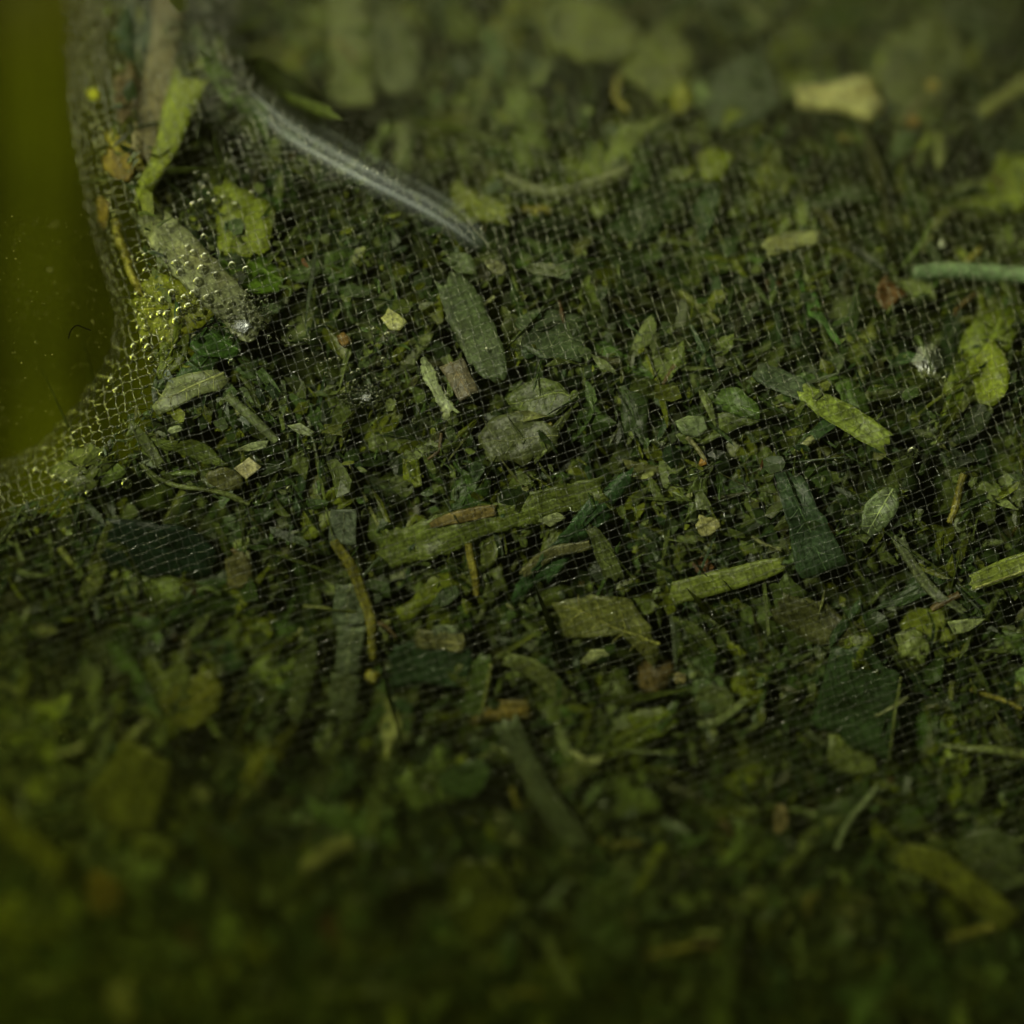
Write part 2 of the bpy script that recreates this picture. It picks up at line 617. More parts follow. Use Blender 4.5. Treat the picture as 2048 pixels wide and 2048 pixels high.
def build_threads():
    jit_u = {}
    def jit(kind, i):
        r = random.Random(i * 7919 + (1 if kind else 5))
        return r.gauss(0, 0.075)
    corners = [(-330, -200), (2150, -200), (2150, 2200), (-330, 2200)]
    C = (INV @ (np.array(corners, float) - O0).T).T
    u0, v0 = np.floor(C.min(0)).astype(int)
    u1, v1 = np.ceil(C.max(0)).astype(int)
    SUB = 3
    for kind, lo, hi, a0, a1 in (('weft_thread', v0, v1, u0, u1), ('warp_thread', u0, u1, v0, v1)):
        for i in range(lo, hi + 1):
            t = np.arange(a0 * SUB, a1 * SUB + 1) / SUB
            s = i + jit(kind == 'weft_thread', i) + 0.05 * np.sin(t * 0.9 + i * 1.3) + 0.035 * np.sin(t * 2.3 + i * 2.9)
            if kind == 'weft_thread':
                x, y = cloth(t, s)
            else:
                x, y = cloth(s, t)
            keep = (x > -300) & (x < 2120) & (y > -170) & (y < 2190)
            a, _p, _n, _t = near(SIL, x, y)
            keep &= a > -45
            if keep.sum() < 6:
                continue
            k0 = np.argmax(keep)
            k1 = len(keep) - np.argmax(keep[::-1])
            x, y, t = x[k0:k1], y[k0:k1], t[k0:k1]
            P, N = surf_out(x, y)
            ph = np.cos(np.pi * (t + i)) * (1 if kind == 'weft_thread' else -1)
            P = P + N * (CRIMP * ph)[:, None]
            V, F = tube(P, THREAD_R * (1.0 if kind == 'weft_thread' else 0.92), 6)
            mesh_obj(kind, V, F, M_NYLON, parent=bag)


build_threads()


def build_gather():
    """a second layer of the cloth, drawn together along the ridge"""
    du, dv, o0 = np.array([15.5, -2.5]), np.array([3.5, 14.5]), np.array([450.0, 120.0])
    for kind, rng_i, rng_t in ((0, range(-24, 30), (-26, 26)), (1, range(-24, 24), (-26, 32))):
        for i in rng_i:
            t = np.arange(rng_t[0] * 3, rng_t[1] * 3 + 1) / 3
            s_ = i + random.gauss(0, 0.1) + 0.1 * np.sin(t * 0.4 + i * 0.7)
            u, v = (t, s_) if kind == 0 else (s_, t)
            x = o0[0] + du[0] * u + dv[0] * v + 6 * wob(u, v, 0.12, 0.5)
            y = o0[1] + du[1] * u + dv[1] * v + 6 * wob(u, v, 0.11, 1.5)
            b = near(RIDGE, x, y)[0]
            edge = -150 - 0.12 * (300 - y) + 12 * np.sin(y * 0.03)
            keep = (b < 22) & (b > edge) & (y > -90) & (y < 395 + 0.25 * b)
            if keep.sum() < 8:
                continue
            k0, k1 = np.argmax(keep), len(keep) - np.argmax(keep[::-1])
            x, y, t = x[k0:k1], y[k0:k1], t[k0:k1]
            P, N = surf_out(x, y)
            ph = np.cos(np.pi * (t + i)) * (1 if kind == 0 else -1)
            P = P + N * (0.16 + 0.06 * wob(x, y, 0.03, 0.2) + CRIMP * 0.8 * ph)[:, None]
            V, F = tube(P, THREAD_R * 0.95, 6)
            mesh_obj('gathered_thread', V, F, M_NYLON, parent=bag)


build_gather()


def ribbon(path, widths, h, thick=0.05, cup=0.0, nseg=None, ncross=7, crumple=0.02, torn=0.12, tilt=0.0):
    """flat blade lying on the bag's contents: path and widths in cloth units, h depth under the cloth (mm)"""
    p = smooth_poly(path, 2) if len(path) > 2 else np.array(path, float)
    d = dense(p, 9.0)
    T = np.gradient(d, axis=0)
    T /= np.linalg.norm(T, axis=1)[:, None]
    Nn = np.stack([-T[:, 1], T[:, 0]], -1)
    m = len(d)
    s = np.linspace(0, 1, m)
    wd = np.interp(s, np.linspace(0, 1, len(widths)), widths)
    wl = wd * (1 + torn * RNG.normal(0, 0.35, m))
    wr = wd * (1 + torn * RNG.normal(0, 0.35, m))
    c = np.linspace(-1, 1, ncross)
    half = np.where(c[None] < 0, wl[:, None], wr[:, None]) / 2
    ends = np.zeros((m, ncross))
    ends[0] = -RNG.uniform(0, 1, ncross) * min(26, 0.5 * widths[0])
    ends[-1] = RNG.uniform(0, 1, ncross) * min(26, 0.5 * widths[-1])
    G = d[:, None, :] + Nn[:, None, :] * (c[None] * half)[..., None] + T[:, None, :] * ends[..., None]
    P, N = surf_out(G[..., 0], G[..., 1])
    hh = h + cup * (np.abs(c)[None] ** 2) + tilt * (s[:, None] - 0.5) + crumple * wob(G[..., 0], G[..., 1], 0.05, h * 17) + RNG.normal(0, crumple * 0.25, G.shape[:2])
    hh = np.maximum(hh * hlim(G[..., 0], G[..., 1]), 0.06)
    top = P - N * hh[..., None]
    bot = P - N * (hh + thick)[..., None]
    return shell(top, bot, np.broadcast_to(c[None], hh.shape) * float(np.mean(widths)) * PX)


def shell(top, bot, acr=None):
    m, k = top.shape[:2]
    V = np.concatenate([top.reshape(-1, 3), bot.reshape(-1, 3)])
    idx = np.arange(m * k).reshape(m, k)
    q = np.stack([idx[:-1, :-1], idx[1:, :-1], idx[1:, 1:], idx[:-1, 1:]], -1).reshape(-1, 4)
    F = [q, q[:, ::-1] + m * k]
    rim = np.concatenate([idx[0, :], idx[1:, -1], idx[-1, -2::-1], idx[-2:0:-1, 0]])
    r2 = np.roll(rim, -1)
    F.append(np.stack([rim, r2, r2 + m * k, rim + m * k], -1))
    a = None if acr is None else np.concatenate([acr.ravel(), acr.ravel()])
    return V, np.concatenate(F), a


def stick(path, widths, h, sides=10, groove=0.12):
    """round stem with ridges"""
    p = smooth_poly(path, 2) if len(path) > 2 else np.array(path, float)
    d = dense(p, 8.0)
    m = len(d)
    s = np.linspace(0, 1, m)
    r = np.interp(s, np.linspace(0, 1, len(widths)), widths) * PX / 2
    P, N = surf_out(d[:, 0], d[:, 1])
    hh = np.maximum(h * hlim(d[:, 0], d[:, 1]), 0.05) + r
    P = P - N * hh[:, None]
    r = r * (1 + RNG.normal(0, 0.04, m))
    V, F = tube(P, r, sides)
    V = V.reshape(m, sides, 3)
    g = 1 + groove * np.cos(np.arange(sides) * np.pi)
    V = P[:, None] + (V - P[:, None]) * g[None, :, None]
    V = V.reshape(-1, 3)
    c0, c1 = len(V), len(V) + 1
    V = np.concatenate([V, P[:1], P[-1:]])
    F = F.tolist()
    F += [(c0, (j + 1) % sides, j) for j in range(sides)]
    o = (m - 1) * sides
    F += [(c1, o + j, o + (j + 1) % sides) for j in range(sides)]
    ac = np.concatenate([np.tile(np.sin(np.arange(sides) / sides * 2 * np.pi) * r.mean(), m), [0, 0]])
    return V, F, ac


LAST = {}


def flake(outline, h, thick=0.05, crumple=0.05, tilt=(0, 0), torn=0.05, step=12.0, rings=(0.8, 0.55, 0.28), dome=0.0, hmin=0.07):
    """leaf piece with a torn outline (star shaped about its middle), in cloth units"""
    o = np.array(outline, float)
    o = np.concatenate([o, o[:1]])
    d = dense(o, step)[:-1]
    c = d.mean(0)
    size = np.sqrt(((d - c) ** 2).sum(1).mean())
    m = len(d)
    rr = RNG.normal(0, 1, m)
    rr = 0.6 * rr + 0.4 * np.roll(rr, 1)
    d = c + (d - c) * (1 + torn * rr)[:, None]
    G = [d] + [c + (d - c) * f + RNG.normal(0, size * 0.015, d.shape) for f in rings]
    G = np.stack(G)                             # ring, m, 2
    fr = np.array([1.0] + list(rings))
    allp = np.concatenate([G.reshape(-1, 2), c[None]])
    P, N = surf_out(allp[:, 0], allp[:, 1])
    rel = (allp - c) * PX
    ph = RNG.uniform(0, 6)
    k = 2.2 / max(size, 6)
    fall = np.concatenate([np.repeat(fr, m), [0]])
    def height(q, fl):
        r_ = (q - c) * PX
        z = h + r_[:, 0] * tilt[0] + r_[:, 1] * tilt[1] + crumple * (wob(q[:, 0], q[:, 1], k, ph) + 0.5 * wob(q[:, 0], q[:, 1], 2.3 * k, ph + 1)) + dome * fl ** 2
        lim = hlim(q[:, 0], q[:, 1])
        return np.maximum(z * lim, hmin * np.maximum(lim, 0.4) + 0.015 * np.sin(ph + q[:, 0] * 0.2))
    LAST['height'], LAST['c'], LAST['d'] = height, c, d
    hh = height(allp, fall)
    top = P - N * hh[:, None]
    bot = P - N * (hh + thick)[:, None]
    nt = len(allp)
    R = len(fr)
    F = []
    j = np.arange(m)
    j2 = (j + 1) % m
    for r in range(R - 1):
        a = r * m
        b = a + m
        F.append(np.stack([a + j, a + j2, b + j2, b + j], -1))
    quads = np.concatenate(F)
    tri = np.stack([(R - 1) * m + j, (R - 1) * m + j2, np.full(m, nt - 1)], -1)
    Fl = quads.tolist() + tri.tolist() + (quads[:, ::-1] + nt).tolist() + (tri[:, ::-1] + nt).tolist()
    Fl += np.stack([j, j + nt, j2 + nt, j2], -1).tolist()
    return np.concatenate([top, bot]), Fl


def veins(o, color, width=5.0, sides=4):
    """midrib with side veins for the flake made last"""
    d, c, height = LAST['d'], LAST['c'], LAST['height']
    q = d - c
    ev, evec = np.linalg.eigh(q.T @ q)
    ax = evec[:, 1]
    pr = q @ ax
    ln0, ln1 = pr.min() * 0.92, pr.max() * 0.92
    wd = np.abs(q @ evec[:, 0]).max()
    paths = [(c + ax * np.linspace(ln0, ln1, 14)[:, None], width)]
    nrm = evec[:, 0]
    for t in np.linspace(0.12, 0.8, sides):
        for sg in (-1, 1):
            st = c + ax * (ln0 + (ln1 - ln0) * (t + random.uniform(-0.05, 0.05)))
            L_ = wd * random.uniform(0.5, 0.75)
            u = np.linspace(0, 1, 7)[:, None]
            paths.append((st + (ax * 0.75 + nrm * sg) * u * L_ - ax * 0.18 * L_ * u ** 2, width * 0.5))
    VV, FF, n0 = [], [], 0
    org = np.array(o.location)
    for p_, w_ in paths:
        P, N = surf_out(p_[:, 0], p_[:, 1])
        z = height(p_, np.full(len(p_), 0.5))
        r = np.linspace(1.0, 0.45, len(p_)) * w_ * PX / 2
        V, F = tube(P - N * (z + 0.1 * r)[:, None], r, 5)
        VV.append(V)
        FF.append(F + n0)
        n0 += len(V)
    m_ = mesh_obj('midrib', np.concatenate(VV), np.concatenate(FF), M_LEAF, parent=o, origin=org, color=color)
    m_.location = (0, 0, 0)


# fold of doubled cloth along the ridge: a sheet with its sheen painted in as opacity
_pts = [(500, 180), (540, 214), (600, 262), (700, 322), (800, 376), (880, 420), (935, 462), (968, 496)]
_w = np.array([60, 92, 100, 92, 84, 78, 60, 34.0])
_d = dense(smooth_poly(_pts), 5.0)
_tan = np.gradient(_d, axis=0)
_tan /= np.linalg.norm(_tan, axis=1)[:, None]
_nor = np.stack([-_tan[:, 1], _tan[:, 0]], -1)
_t = np.linspace(0, 1, len(_d))
_wd = np.interp(_t, np.linspace(0, 1, len(_w)), _w)
_c = np.linspace(-1, 1, 25)
G = _d[:, None] + _nor[:, None] * (_c[None] * _wd[:, None] / 2)[..., None]
P, N = surf_out(_d[:, 0], _d[:, 1])
P, N = P[:, None], N[:, None]
Pg, Ng = surf_out(G[..., 0], G[..., 1])
_lift = 0.10 + 0.16 * (1 - _c[None] ** 2) * np.sin(np.pi * np.clip(_t * 1.02, 0, 1))[:, None] ** 0.7 + 0.035 * np.sin(_c[None] * 9 + 3 * _t[:, None])
top = Pg + np.array([0.0, -1.0, 0.0]) * _lift[..., None]
_sheen = (1 - _c[None] ** 2) ** 1.6 * (0.25 + 0.75 * np.sin(_c[None] * 6.0 + 1.2 + 1.6 * _t[:, None]) ** 4) * np.sin(np.pi * _t)[:, None] ** 1.3  # painted highlight streaks along the fold
V, F, ac = shell(top, top + np.array([0.0, 0.012, 0.0]), _sheen)
f = mesh_obj('folded_edge', V, F, M_FOLD, parent=bag, across=ac)
f['label'] = 'doubled fold of the mesh with a painted whitish sheen'

# ------------------------------------------------------------------ herb pieces one can single out
OLIVE = (0.115, 0.135, 0.030)
DARK = (0.030, 0.052, 0.014)
GREEN = (0.060, 0.105, 0.024)
TEAL = (0.050, 0.085, 0.036)
LIME = (0.30, 0.34, 0.035)
YOLIVE = (0.22, 0.23, 0.030)
PALE = (0.30, 0.33, 0.13)
CREAM = (0.50, 0.48, 0.22)
TAN = (0.27, 0.22, 0.10)
ORANGE = (0.22, 0.15, 0.022)
RUST = (0.16, 0.075, 0.030)
GREY = (0.16, 0.19, 0.10)
MINT = (0.22, 0.31, 0.15)

heroes = []                                    # (x, y, short phrase) landmarks used to word other labels


def hero(name, cat, label, short, V, F, m, color, across=None):
    o = mesh_obj(name, V, F, m, across=across, color=(color[0] * 0.74, color[1] * 0.80, color[2] * 0.9 + 0.002))
    tag(o, label, cat, group='picked out herb pieces in the bag')
    return o


def H_flake(label, short, outline, color, h=0.14, name='leaf_fragment', cat='leaf fragment', **kw):
    V, F = flake(outline, h, **kw)
    c = np.mean(np.array(outline, float), 0)
    if short:
        heroes.append((c[0], c[1], short))
    o = hero(name, cat, label, short, V, F, M_LEAF, color)
    e = np.array(outline, float) - c
    if np.sqrt((e ** 2).sum(1).mean()) > 40 and 'midrib' not in label:
        k = random.uniform(1.25, 1.7)
        veins(o, (color[0] * k, color[1] * k, color[2] * k + 0.01), random.uniform(3.5, 6))
    return o


def H_blade(label, short, path, widths, color, h=0.14, name='leaf_strip', cat='leaf strip', midrib=None, **kw):
    V, F, ac = ribbon(path, widths, h, **kw)
    c = np.mean(np.array(path, float), 0)
    if short:
        heroes.append((c[0], c[1], short))
    o = hero(name, cat, label, short, V, F, M_STEM, color, ac)
    if midrib is not None:
        add_rib(o, *midrib)
    return o


def H_stem(label, short, path, widths, color, h=0.12, name='stem_piece', cat='stem', **kw):
    V, F, ac = stick(path, widths, h, **kw)
    c = np.mean(np.array(path, float), 0)
    if short:
        heroes.append((c[0], c[1], short))
    return hero(name, cat, label, short, V, F, M_STEM, color, ac)


def add_rib(o, path, width, color, h):
    V, F, ac = stick(path, [width, width * 0.6], h, sides=6)
    org = np.array(o.location)
    r = mesh_obj('midrib', V, F, M_STEM, parent=o, origin=org, across=ac, color=color)
    r.location = (0, 0, 0)
    return r


def quad(cx, cy, lx, ly, ang, taper=1.0):
    a = math.radians(ang)
    c, s = math.cos(a), math.sin(a)
    pts = [(-lx / 2, -ly / 2), (lx / 2, -ly / 2 * taper), (lx / 2, ly / 2 * taper), (-lx / 2, ly / 2)]
    return [(cx + x * c - y * s, cy + x * s + y * c) for x, y in pts]


def oval(cx, cy, lx, ly, ang, n=9, jag=0.17):
    a = math.radians(ang)
    c, s = math.cos(a), math.sin(a)
    out = []
    for i in range(n):
        t = i / n * 2 * math.pi
        r = 1 + random.uniform(-jag, jag)
        x, y = math.cos(t) * lx / 2 * r, math.sin(t) * ly / 2 * r
        out.append((cx + x * c - y * s, cy + x * s + y * c))
    return out


# top left, behind the gathered cloth
H_blade('blurred tan strip standing upright behind the gathered mesh', 'upright tan strip', [(336, -30), (330, 60), (312, 160), (282, 312)], [52, 56, 54, 40], TAN, 0.35, torn=0.08)
H_blade('bright lime leaf strip tapering down to the pinched fold', 'bright lime strip', [(374, 160), (352, 220), (338, 280), (308, 350), (282, 412)], [74, 62, 48, 42, 24], LIME, 0.10)
H_flake('dull red brown fragment beside the upright tan strip', 'red brown fragment', oval(252, 190, 62, 120, 10), (0.15, 0.105, 0.04), 0.5)
H_flake('blurred dark teal leaf at the top behind the mesh', 'dark teal leaf at the top', oval(268, 60, 88, 130, 15), TEAL, 0.45)
H_flake('orange brown patch below the red brown fragment', 'orange brown patch', oval(240, 335, 76, 60, 35), ORANGE, 0.4)
H_blade('yellow splinter slanting under the red brown fragment', 'slanting yellow splinter', [(216, 276), (250, 306), (284, 336)], [22, 28, 18], (0.36, 0.30, 0.03), 0.25)
H_flake('orange fleck near the edge of the bag', 'orange fleck', oval(190, 432, 34, 60, 5), ORANGE, 0.3)
H_flake('small bright yellow speck at the upper rim of the bag', 'bright yellow speck', oval(176, 190, 30, 26, 10), (0.5, 0.48, 0.02), 0.12)
H_blade('pale cream strip crowded with bubbles below the pinched fold', 'pale cream strip', [(298, 432), (350, 490), (420, 560), (500, 650)], [58, 84, 80, 66], (0.27, 0.28, 0.11), 0.16)
H_stem('thin yellow stalk beside the pale cream strip', 'thin yellow stalk', [(223, 452), (236, 500), (252, 545), (276, 596)], [14, 17, 14], (0.30, 0.26, 0.03), 0.10)
H_flake('bright green leaf under the bubbles by the fold', 'bright green leaf', [(430, 440), (500, 440), (580, 500), (560, 560), (480, 545), (440, 500)], (0.10, 0.17, 0.012), 0.75)
H_flake('deep green leaf behind the bubbles below the pale cream strip', 'deep green leaf', oval(405, 650, 150, 90, 20), (0.06, 0.12, 0.016), 0.8)
H_flake('olive leaf under the mesh behind the largest bubbles', 'olive leaf behind bubbles', oval(352, 610, 190, 130, -15), (0.22, 0.235, 0.012), 0.35)
H_flake('yellow green leaf beside four bubbles near the rim', 'yellow green leaf by the rim', oval(345, 695, 60, 110, 20), (0.13, 0.16, 0.012), 0.5)

# left, below the bubbles
H_flake('lobed light olive leaf below the bubbles', 'lobed light olive leaf', [(337, 758), (385, 744), (437, 735), (458, 756), (436, 782), (392, 792), (350, 815), (318, 828), (305, 812), (326, 782)], (0.20, 0.22, 0.07), 0.12, torn=0.04)
H_stem('straight pale olive stick slanting below the lobed leaf', 'straight pale stick', [(450, 792), (500, 840), (550, 888)], [16, 19, 15], (0.20, 0.23, 0.08), 0.08)
H_flake('cream square chip under sparkling mesh', 'cream square chip', [(468, 938), (496, 918), (520, 936), (492, 962)], (0.52, 0.46, 0.20), 0.10, torn=0.02)
H_flake('pale splinter lying just above the cream square chip', 'pale splinter', [(466, 905), (500, 890), (535, 884), (528, 898), (495, 906)], PALE, 0.10)
H_stem('thin curved tendril with a forked end', 'curved tendril', [(280, 930), (312, 962), (360, 978), (410, 984), (458, 992), (500, 1010)], [7, 8, 9, 8, 12, 7], (0.18, 0.21, 0.05), 0.09)
H_blade('narrow olive blade pointing down to the curved tendril', 'narrow olive blade', [(262, 850), (290, 885), (318, 930)], [16, 24, 20], OLIVE, 0.13)
H_flake('crumbly olive leaf tuft against the rim of the bag', 'crumbly olive tuft', oval(165, 930, 130, 88, -20, 16, 0.22), (0.12, 0.14, 0.025), 0.25, torn=0.16, crumple=0.12)
H_flake('very dark green leaf below the curved tendril', 'very dark green leaf', oval(300, 1120, 260, 130, 28), (0.012, 0.026, 0.010), 0.6)
H_flake('small pale flake above the narrow olive blade', 'small pale flake', oval(348, 860, 34, 16, -15), PALE, 0.10)
H_flake('pale leaf sliver right under the second foam patch', 'pale leaf sliver', [(575, 850), (600, 845), (628, 862), (622, 872), (595, 866)], PALE, 0.1)
H_flake('khaki leaf with a red brown stain near the square chip', 'stained khaki leaf', oval(445, 965, 90, 60, 25), (0.125, 0.12, 0.03), 0.35, torn=0.1)
H_flake('tan patch in the green beneath the tendril', 'tan patch', oval(468, 1160, 60, 90, 10), (0.14, 0.125, 0.035), 0.35, torn=0.1)

# middle
H_flake('pale yellow chip crossed by four dark threads', 'pale yellow chip', [(760, 632), (775, 612), (800, 625), (818, 640), (800, 656), (778, 652)], (0.52, 0.50, 0.16), 0.10, torn=0.03)
H_blade('torn pale green strip beside the tan plate', 'torn pale strip', [(848, 714), (858, 745), (872, 780), (896, 822)], [10, 26, 22, 32], (0.34, 0.38, 0.15), 0.09, torn=0.4)
H_flake('tan brown plate crossed by bright threads', 'tan brown plate', quad(920, 757, 46, 78, -28), (0.19, 0.155, 0.075), 0.11, torn=0.06)
H_blade('smooth grey green blade above the tan plate', 'smooth grey green blade', [(905, 560), (935, 620), (965, 690), (990, 745)], [60, 80, 80, 44], (0.10, 0.13, 0.045), 0.18)
H_flake('small orange bud in the dark gap by the yellow chip', 'small orange bud', oval(684, 668, 24, 26, 0), (0.34, 0.20, 0.05), 0.12, dome=0.08, thick=0.12)
H_blade('long wide yellow green blade across the middle', 'long yellow green blade', [(775, 1108), (880, 1078), (1000, 1045), (1110, 1010), (1188, 985)], [70, 78, 66, 62, 58], (0.15, 0.18, 0.028), 0.3, torn=0.22, crumple=0.08)
H_blade('slim orange tan sliver lying on the long blade', 'orange tan sliver', [(856, 1058), (910, 1040), (985, 1026)], [8, 26, 20], (0.22, 0.16, 0.04), 0.2)
H_flake('pale cracked patch on the end of the long blade', 'pale cracked patch', [(1075, 1045), (1112, 1028), (1130, 1040), (1100, 1058)], (0.28, 0.30, 0.11), 0.10)
H_blade('olive brown curled edge under the long blade', 'olive brown curl', [(1050, 1158), (1080, 1128), (1120, 1108), (1175, 1100)], [16, 24, 24, 14], (0.14, 0.13, 0.04), 0.2)
H_blade('short olive strip standing beside the dark gap', 'short olive strip', [(1188, 1068), (1206, 1108), (1226, 1156)], [30, 38, 36], OLIVE, 0.16)
H_flake('large olive leaf ending in a drooping hooked point', 'hooked olive leaf', [(1105, 1215), (1180, 1196), (1262, 1210), (1304, 1262), (1318, 1318), (1308, 1346), (1290, 1298), (1240, 1276), (1180, 1282), (1125, 1284)], (0.165, 0.170, 0.035), 0.2, torn=0.04)
H_flake('pale ragged chip below the hooked olive leaf', 'pale ragged chip', [(1156, 1330), (1176, 1310), (1206, 1304), (1216, 1318), (1192, 1330), (1170, 1342)], (0.40, 0.41, 0.15), 0.12, torn=0.08)
H_flake('grey green square scrap above the yellow stem', 'grey green square scrap', quad(686, 1058, 52, 70, 0), (0.12, 0.14, 0.075), 0.14)
H_stem('long yellow stem curving beside the grey plates', 'curving yellow stem', [(668, 1085), (700, 1140), (722, 1195), (740, 1260), (746, 1330)], [16, 22, 22, 18, 12], (0.25, 0.22, 0.03), 0.1)
H_flake('upper grey green plate along the yellow stem', 'upper grey plate', quad(694, 1218, 58, 78, 3), (0.12, 0.145, 0.07), 0.2)
H_flake('middle grey green plate along the yellow stem', 'middle grey plate', quad(696, 1312, 56, 96, 2), (0.135, 0.16, 0.075), 0.22)
H_flake('lowest grey green plate beneath the yellow stem', 'lowest grey plate', quad(684, 1412, 60, 90, 8), (0.11, 0.13, 0.05), 0.24)
H_blade('olive strip parallel to the row of grey plates', 'olive strip by the plates', [(612, 1300), (606, 1370), (590, 1450)], [34, 42, 34], (0.10, 0.12, 0.03), 0.25)
H_flake('dark teal striped leaf below the khaki bar', 'dark teal striped leaf', quad(856, 1346, 144, 78, 2), (0.034, 0.062, 0.020), 0.25, torn=0.09)
H_flake('khaki bar resting on the dark teal striped leaf', 'khaki bar', quad(878, 1290, 96, 34, 4), (0.19, 0.18, 0.06), 0.14)
H_flake('thin pale slip along the top of the khaki bar', 'thin pale slip', quad(892, 1268, 54, 13, -3), (0.22, 0.25, 0.12), 0.11)
H_blade('narrow green leaf with a pale edge below the dark hole', 'green leaf with pale edge', [(962, 1338), (956, 1390), (944, 1440)], [44, 46, 42], (0.08, 0.115, 0.022), 0.2, midrib=([(982, 1340), (974, 1392), (962, 1440)], 10, (0.2, 0.22, 0.06), 0.15))
H_flake('yellow dot at the end of the curving yellow stem', 'yellow dot', oval(746, 1368, 28, 30, 0), (0.34, 0.29, 0.03), 0.12, dome=0.08)
H_blade('curved light olive leaf below the dark teal leaf', 'curved light olive leaf', [(1018, 1330), (1060, 1346), (1098, 1376), (1124, 1410)], [24, 36, 36, 20], (0.17, 0.19, 0.05), 0.16)
H_flake('rusty brown round bud in the lower middle', 'rusty round bud', oval(1312, 1384, 60, 58, 0), (0.16, 0.11, 0.035), 0.2, dome=0.2, thick=0.25)
H_flake('tan scrap stuck to the rusty round bud', 'tan scrap', oval(1358, 1366, 28, 24, 0), (0.30, 0.24, 0.09), 0.12)
H_flake('pale yellow crescent chip in the lower middle', 'pale yellow crescent', [(1138, 1505), (1156, 1518), (1184, 1524), (1206, 1514), (1200, 1532), (1176, 1540), (1152, 1532)], (0.44, 0.44, 0.16), 0.10)
H_blade('thin pale curled rim on a green leaf scrap', 'pale curled rim', [(1398, 1456), (1430, 1454), (1462, 1432), (1492, 1404)], [10, 13, 14, 12], (0.22, 0.25, 0.08), 0.12)
H_flake('green leaf scrap above the pale curled rim', 'green leaf scrap', oval(1430, 1420, 90, 64, -25), (0.12, 0.14, 0.035), 0.25)
H_flake('orange stained strip below the narrow green leaf', 'orange stained strip', quad(1000, 1440, 120, 36, -10), (0.22, 0.16, 0.03), 0.25)
H_flake('round green leaf lying behind the blade in the upper middle', 'round green leaf', oval(1105, 645, 160, 128, 10, 8, 0.26), (0.075, 0.105, 0.035), 0.3, torn=0.1)
H_flake('olive leaf plate right of the torn pale strip', 'olive leaf plate', [(1010, 790), (1060, 745), (1130, 752), (1160, 790), (1120, 830), (1050, 840)], (0.12, 0.15, 0.03), 0.4, torn=0.1)
H_flake('broad khaki leaf under fine threads near the dark slot', 'broad khaki leaf', [(960, 860), (1030, 820), (1110, 850), (1120, 900), (1050, 930), (970, 910)], (0.115, 0.13, 0.035), 0.4, torn=0.1)

# right
H_flake('dark green leaf with a pale midrib in the lower part', 'dark leaf with midrib', [(1663, 1305), (1735, 1305), (1798, 1366), (1794, 1448), (1778, 1540), (1727, 1520), (1668, 1478), (1620, 1455), (1642, 1395)], (0.048, 0.080, 0.022), 0.2, torn=0.06, crumple=0.08)
add_rib(bpy.data.objects[-1] if False else [o for o in COL.objects if o.get('label') == 'dark green leaf with a pale midrib in the lower part'][0], [(1800, 1362), (1788, 1440), (1778, 1530)], 8, (0.15, 0.18, 0.05), 0.10)
H_blade('bright yellow green grass blade entering from the edge', 'bright grass blade', [(1948, 1166), (2000, 1146), (2090, 1112)], [36, 40, 40], (0.27, 0.31, 0.045), 0.09, torn=0.03, midrib=([(1952, 1178), (2010, 1158), (2090, 1126)], 7, (0.40, 0.42, 0.12), 0.06))
H_flake('pale lime triangular chip beside the grass blade', 'pale triangular chip', [(1896, 1250), (1932, 1242), (1972, 1240), (1940, 1266), (1908, 1272)], (0.36, 0.40, 0.13), 0.08, torn=0.02)
H_flake('long teal leaf plate hanging in the middle distance', 'long teal leaf plate', [(1545, 930), (1600, 935), (1632, 1000), (1660, 1070), (1698, 1130), (1650, 1150), (1605, 1166), (1584, 1110), (1566, 1020)], (0.050, 0.084, 0.028), 0.2, torn=0.07, crumple=0.08)
H_flake('light green oval leaf beside the dark slot', 'light green oval leaf', oval(1762, 1022, 58, 116, 28, 14, 0.05), (0.20, 0.25, 0.09), 0.10, torn=0.03)
H_blade('yellow olive blade running into the long teal plate', 'yellow olive blade', [(1355, 1190), (1440, 1168), (1560, 1134)], [46, 48, 30], (0.185, 0.215, 0.03), 0.14, torn=0.05)
H_blade('glowing lime strip in the upper area', 'glowing lime strip', [(1610, 780), (1660, 812), (1710, 842), (1768, 880)], [34, 52, 50, 44], (0.30, 0.36, 0.05), 0.12, torn=0.08)
H_blade('dull teal continuation above the glowing lime strip', 'dull teal strip', [(1530, 738), (1580, 760), (1640, 790)], [40, 46, 40], (0.08, 0.11, 0.045), 0.2)
H_flake('pale green leaf with a short stalk', 'pale stalked leaf', [(1352, 840), (1378, 828), (1408, 832), (1416, 856), (1400, 872), (1366, 866)], (0.24, 0.29, 0.11), 0.11, torn=0.02)
H_stem('short stalk under the pale stalked leaf', 'short stalk', [(1376, 872), (1396, 892), (1412, 916)], [9, 9, 8], (0.24, 0.22, 0.08), 0.08)
H_flake('tiny amber seed at the foot of the short stalk', 'tiny amber seed', oval(1408, 920, 18, 16, 0), (0.34, 0.18, 0.03), 0.08, dome=0.06, thick=0.1, name='seed', cat='seed')
H_flake('cream yellow round floret on the dark leaves', 'cream round floret', oval(1414, 1055, 50, 42, 0, 14, 0.14), (0.44, 0.40, 0.13), 0.10, torn=0.10, name='floret', cat='floret')
H_stem('pale mint stem lying level, cut off by the edge', 'pale mint stem', [(1832, 532), (1900, 526), (1980, 532), (2100, 538)], [28, 34, 34, 34], (0.24, 0.33, 0.16), 0.05)
H_flake('lime yellow leaf clump near the mint stem', 'lime leaf clump', oval(1982, 735, 76, 120, 10, 14, 0.2), (0.24, 0.28, 0.02), 0.2, torn=0.1, crumple=0.12)
